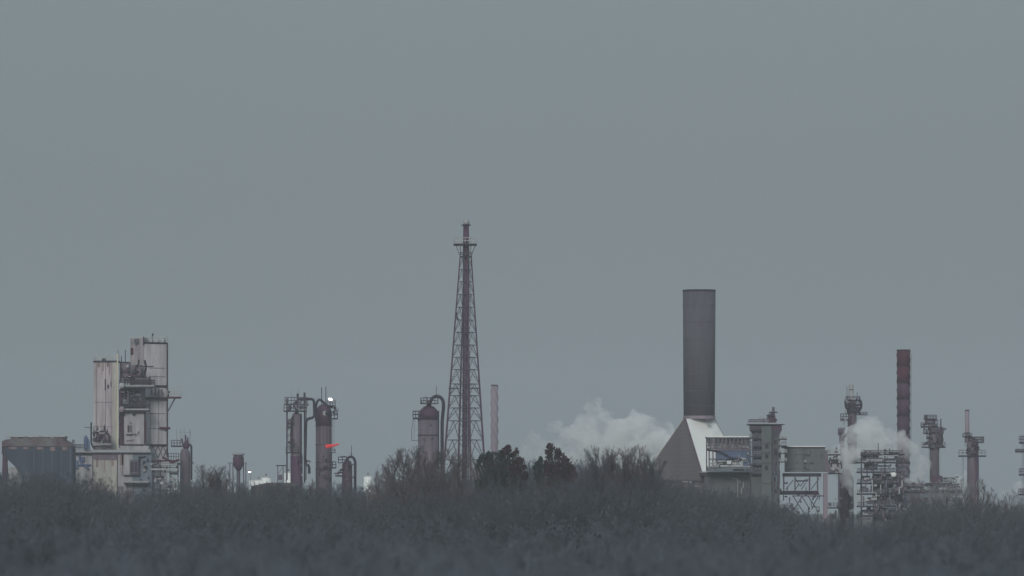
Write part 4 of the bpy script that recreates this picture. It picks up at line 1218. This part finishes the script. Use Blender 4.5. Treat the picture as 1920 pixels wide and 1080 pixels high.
def lumps(outline, bottom, seed, n, r=(3, 7)):
    """lumps filling the space between a rough top outline (column, row) and a bottom row."""
    rd = random.Random(seed); xs = [p[0] for p in outline]; ys = [p[1] for p in outline]; out = []
    for i in range(n):
        x = rd.uniform(xs[0], xs[-1]); yt = float(np.interp(x, xs, ys))
        a = rd.uniform(*r); y = yt + a * .7 + (bottom - yt - a) * (rd.random() ** 1.5)
        out.append((x, y, a, a * rd.uniform(.7, 1.3)))
    for k in range(int((xs[-1] - xs[0]) / 3)):
        x = xs[0] + 3 * k + rd.uniform(0, 3); yt = float(np.interp(x, xs, ys))
        out.append((x, yt + rd.uniform(0, 4), rd.uniform(1, 2.2), rd.uniform(2, 5)))
    return out
leafy_tree(925, 1250, "dense dark evergreen just right of the lattice tower's foot",
    lumps([(894, 872), (898, 858), (904, 850), (909, 855), (915, 845), (921, 852), (927, 843), (932, 850), (938, 846), (944, 858), (952, 866)], 915, 4, 130, (2.5, 5)), 'ever', 6500, .26, seed=4)
leafy_tree(958, 1270, "spiky-topped evergreen with its right side stepping down, second right of the lattice tower",
    lumps([(938, 846), (946, 840), (953, 834), (957, 846), (963, 848), (968, 840), (972, 854), (977, 862), (983, 860), (987, 878)], 915, 5, 120, (2.5, 5)), 'everred', 6500, .25, seed=5)
leafy_tree(1048, 1260, "lone reddish evergreen with a slanting pointed crown in front of the steam",
    lumps([(1024, 866), (1026, 836), (1031, 832), (1038, 834), (1042, 842), (1048, 840), (1054, 850), (1062, 856), (1070, 866), (1078, 876)], 910, 6, 120, (2.5, 5)), 'everred', 7000, .25, seed=6)
leafy_tree(1014, 1265, "tiny dark evergreen left of the lone reddish one",
    lumps([(1002, 870), (1010, 864), (1013, 856), (1016, 862), (1024, 872)], 898, 8, 20, (3, 5)), 'ever', 2400, .26, seed=8)

trees = [
    # clump left of the lattice tower
    ('round_a', 741, 838, 1320, "round bare purple-brown tree at the left edge of the clump by the domed vessel", .85),
    ('shrub_b', 722, 868, 1290, "low spreading bare tree leaning out left of the clump by the domed vessel", .9),
    ('round_b', 764, 834, 1340, "tall bare tree just left of the domed vessel", .75),
    ('round_c', 790, 834, 1300, "dark bare tree directly in front of the domed vessel", .8),
    ('round_a', 815, 838, 1310, "dark bare tree between the domed vessel and the lattice tower", .75),
    ('upright_c', 848, 838, 1350, "slender bare tree in front of the lattice tower's left leg", .7),
    ('round_b', 866, 846, 1290, "bare tree in front of the middle of the lattice tower's foot", .55),
    ('upright_a', 897, 842, 1330, "slender bare tree in front of the lattice tower's right leg", .7),
    ('round_c', 752, 850, 1280, "second-row bare tree low in the clump, between the round purple-brown tree and the domed vessel", .9),
    ('shrub_b', 776, 852, 1270, "low bare tree at the domed vessel's left foot", .9),
    ('round_a', 806, 850, 1260, "low bare tree at the domed vessel's right foot", .9),
    ('round_c', 829, 846, 1280, "dark bare tree hiding the end of the domed vessel's arching pipe", .7),
    # bare row left of the hood
    ('upright_a', 1100, 848, 1250, "first bare tree of the row, next to the lone reddish evergreen", .9),
    ('upright_b', 1116, 838, 1240, "second bare tree of the row between the reddish evergreen and the pyramid hood", .85),
    ('upright_c', 1133, 833, 1255, "tall brownish bare tree, third in the row left of the pyramid hood", .9),
    ('upright_a', 1151, 834, 1245, "fourth bare tree in the row left of the pyramid hood", .85),
    ('upright_b', 1170, 831, 1250, "tallest bare tree, in the middle right of the row below the steam", .9),
    ('upright_c', 1188, 833, 1240, "third bare tree from the pyramid hood in the row below the steam", .85),
    ('upright_a', 1206, 838, 1250, "second bare tree from the pyramid hood in the row below the steam", .85),
    ('upright_b', 1222, 845, 1245, "last bare tree of the row, touching the pyramid hood's slope", .8),
    # bushes right of the pale towers
    ('upright_c', 376, 868, 1450, "brownish bare tree just right of the vented column", 1.0),
    ('upright_a', 392, 868, 1460, "upright bare tree, second right of the vented column", 1.0),
    ('upright_b', 409, 871, 1455, "upright bare tree midway between the vented column and the hopper tank", 1.0),
    ('shrub_b', 424, 880, 1440, "low bare bushy tree at the left foot of the hopper tank", .8),
    ('shrub_b', 205, 893, 1500, "low bare tree in front of the cream wall of the process building", .8),
    ('upright_c', 180, 893, 1510, "thin bare tree in front of the left end of the process building", .9),
    ('upright_c', 237, 908, 1500, "thin bare tree below the process building's canopy", .8),
    ('shrub_a', 30, 880, 1480, "pale bare tree under the overhanging left side of the broad tree", .7),
    ('shrub_b', 590, 896, 1480, "low bare tree between the twin columns", .9),
    ('shrub_a', 708, 893, 1400, "small pale bare tree beside the round-topped tank", .7),
    # right shrubs
    ('shrub_b', 1722, 896, 1650, "purple-grey bare shrub-like tree right of the maroon stack's foot", .9),
    ('shrub_a', 1748, 896, 1660, "pale bare tree at the foot of the lopsided column", .9),
    ('shrub_a', 1778, 895, 1640, "pale bare tree between the two mauve columns", .9),
    ('shrub_a', 1808, 892, 1650, "wide pale bare tree left of the foot of the slim-vented column", 1.0),
    ('shrub_b', 1838, 897, 1640, "purple-grey bare tree at the right foot of the slim-vented column", 1.0),
    ('shrub_b', 1862, 912, 1650, "low purple-grey bare tree in the dip between the last two columns", 1.0),
    ('shrub_b', 1897, 916, 1640, "low bare tree at the foot of the column cut by the right edge", 1.0),
    ('shrub_a', 1915, 922, 1630, "pale low bare tree on the right edge of the picture", 1.0),
    ('upright_c', 1480, 945, 1650, "bare tree under the raised building's drum", .9),
    ('upright_a', 1560, 958, 1650, "low bare tree right of the raised building's posts", .9),
]
for k_, px, py, D, lab, wid in trees:
    bare_tree(k_, px, py, D, lab, wid)

# ------------------------------------------------------------------ the wood, a mass nobody could count
sky_px = [-60, 0, 135, 150, 250, 330, 360, 440, 470, 540, 600, 660, 700, 725, 760, 832, 846, 892, 905, 985, 1080, 1100, 1225, 1262, 1330, 1450, 1500, 1560, 1600, 1700, 1760, 1850, 1920, 1980]
sky_py = [892, 892, 886, 908, 922, 912, 902, 905, 910, 908, 912, 912, 912, 902, 892, 884, 903, 903, 872, 870, 870, 868, 872, 892, 908, 922, 948, 968, 985, 945, 935, 938, 948, 950]
def skyline(px): return float(np.interp(px, sky_px, sky_py))
def wood(name, rows, keys, mat, seed, leafy=0.0, leafsize=.5):
    rg = random.Random(seed)
    VV, FF, off = [], [], 0
    LV, LF, loff = [], [], 0
    for D, step, dpy, jit in rows:
        s = K * D
        px = -560 + rg.uniform(0, step)
        while px < 2480:
            py = skyline(px) + dpy + rg.uniform(-jit, jit) - (14 if 715 < px < 1225 else 9 if px > 1690 else 13 if px < 720 else 2)
            H = max(3.0, CAM_H + (HZ - py) * s)
            Dj = D + rg.uniform(-35, 35)
            h0, _, _, (V, F) = KIND[rg.choice(keys)]
            z = H / h0; wd = z * rg.uniform(.8, 1.15) * max(1.0, 9 / H)
            a = rg.uniform(0, 6.28); ca, sa = math.cos(a), math.sin(a)
            W = V.copy()
            X = (V[:, 0] * ca - V[:, 1] * sa) * wd; Y = (V[:, 0] * sa + V[:, 1] * ca) * wd
            W[:, 0] = X + (px - 960) * K * Dj; W[:, 1] = Y + Dj; W[:, 2] = V[:, 2] * z
            VV.append(W.astype(np.float32)); FF.append(F + off); off += len(V)
            px += step * rg.uniform(.6, 1.4)
    V = np.concatenate(VV); F = np.concatenate(FF)
    o = bpy.data.objects.new(name, np_mesh(name, V, F, M[mat])); COL.objects.link(o)
    tag(o, kind="stuff")
    return o
for k_, sd in (('lite_a', 51), ('lite_b', 52), ('lite_c', 53), ('lite_d', 54)):
    kind(k_, sd, 20, 1.0, .13, (7, 5, 5, 3), 'twig', .075, .15)
    h0, tr, cr, arr = KIND[k_]; KIND[k_] = (arr[0][:, 2].max(), tr, cr, arr)
LK = ['lite_a', 'lite_b', 'lite_c', 'lite_d']
wood("woodland", [(1560, 13, 6, 6), (1500, 13, 12, 7), (1420, 14, 18, 8), (1330, 15, 28, 9), (1230, 16, 38, 10), (1130, 18, 50, 11), (1020, 20, 62, 12), (900, 22, 74, 12), (780, 26, 90, 12)], LK, 'wood', 3)

def brush(name, rows, mat, seed, size, n_per):
    """leafless undergrowth: fine twig clumps filling the wood's lower half."""
    rg = random.Random(seed); A, Bq, off = [], [], 0
    for D, step, dpy, hh in rows:
        s = K * D; px = -560
        while px < 2480:
            py = skyline(px) + dpy + rg.uniform(-5, 5)
            top = max(2.0, CAM_H + (HZ - py) * s)
            w_ = step * s * .9
            V, F = leaf_cloud(rg.randint(0, 10**6), [((0, 0, top - hh * .5), (w_, 5, hh * .55)), ((w_ * .5, 2, top - hh * .9), (w_, 5, hh * .5))], n_per, size)
            V[:, 0] += (px - 960) * s; V[:, 1] += D + rg.uniform(-20, 20); V[:, 2] = np.maximum(V[:, 2], .1)
            A.append(V.astype(np.float32)); Bq.append(F + off); off += len(V)
            px += step * rg.uniform(.7, 1.3)
    o = bpy.data.objects.new(name, np_mesh(name, np.concatenate(A), np.concatenate(Bq), M[mat])); COL.objects.link(o)
    tag(o, kind="stuff")
brush("undergrowth", [(1590, 16, 22, 10), (1440, 16, 32, 10), (1300, 18, 44, 10), (1180, 20, 56, 10), (1050, 22, 72, 9), (930, 26, 88, 8), (800, 28, 108, 7)], 'wood', 9, .33, 420)

# foreground scrub close to the camera, out of focus
def front(name, rows, mat, seed):
    rg = random.Random(seed); VV, FF, off = [], [], 0
    for D, step, row in rows:
        s = K * D; px = -1200 if D < 400 else -700
        while px < (3100 if D < 400 else 2600):
            H = max(2.5, CAM_H + (HZ - row - rg.uniform(-36, 24)) * s)
            h0, _, _, (V, F) = KIND[rg.choice(LK)]
            z = H / h0; a = rg.uniform(0, 6.28); ca, sa = math.cos(a), math.sin(a)
            W = V.copy(); W[:, 0] = (V[:, 0]*ca - V[:, 1]*sa) * z + (px - 960) * s; W[:, 1] = (V[:, 0]*sa + V[:, 1]*ca) * z + D; W[:, 2] = V[:, 2] * z
            VV.append(W.astype(np.float32)); FF.append(F + off); off += len(V)
            px += step * rg.uniform(.7, 1.3)
    o = bpy.data.objects.new(name, np_mesh(name, np.concatenate(VV), np.concatenate(FF), M[mat])); COL.objects.link(o)
    tag(o, kind="stuff")
front("mid_scrub", [(720, 26, 990), (640, 26, 1000), (560, 28, 1010), (480, 30, 1020)], 'scrubmid', 16)
front("near_scrub", [(400, 34, 1036), (300, 40, 1046), (220, 56, 1052), (150, 80, 1058)], 'scrub', 17)
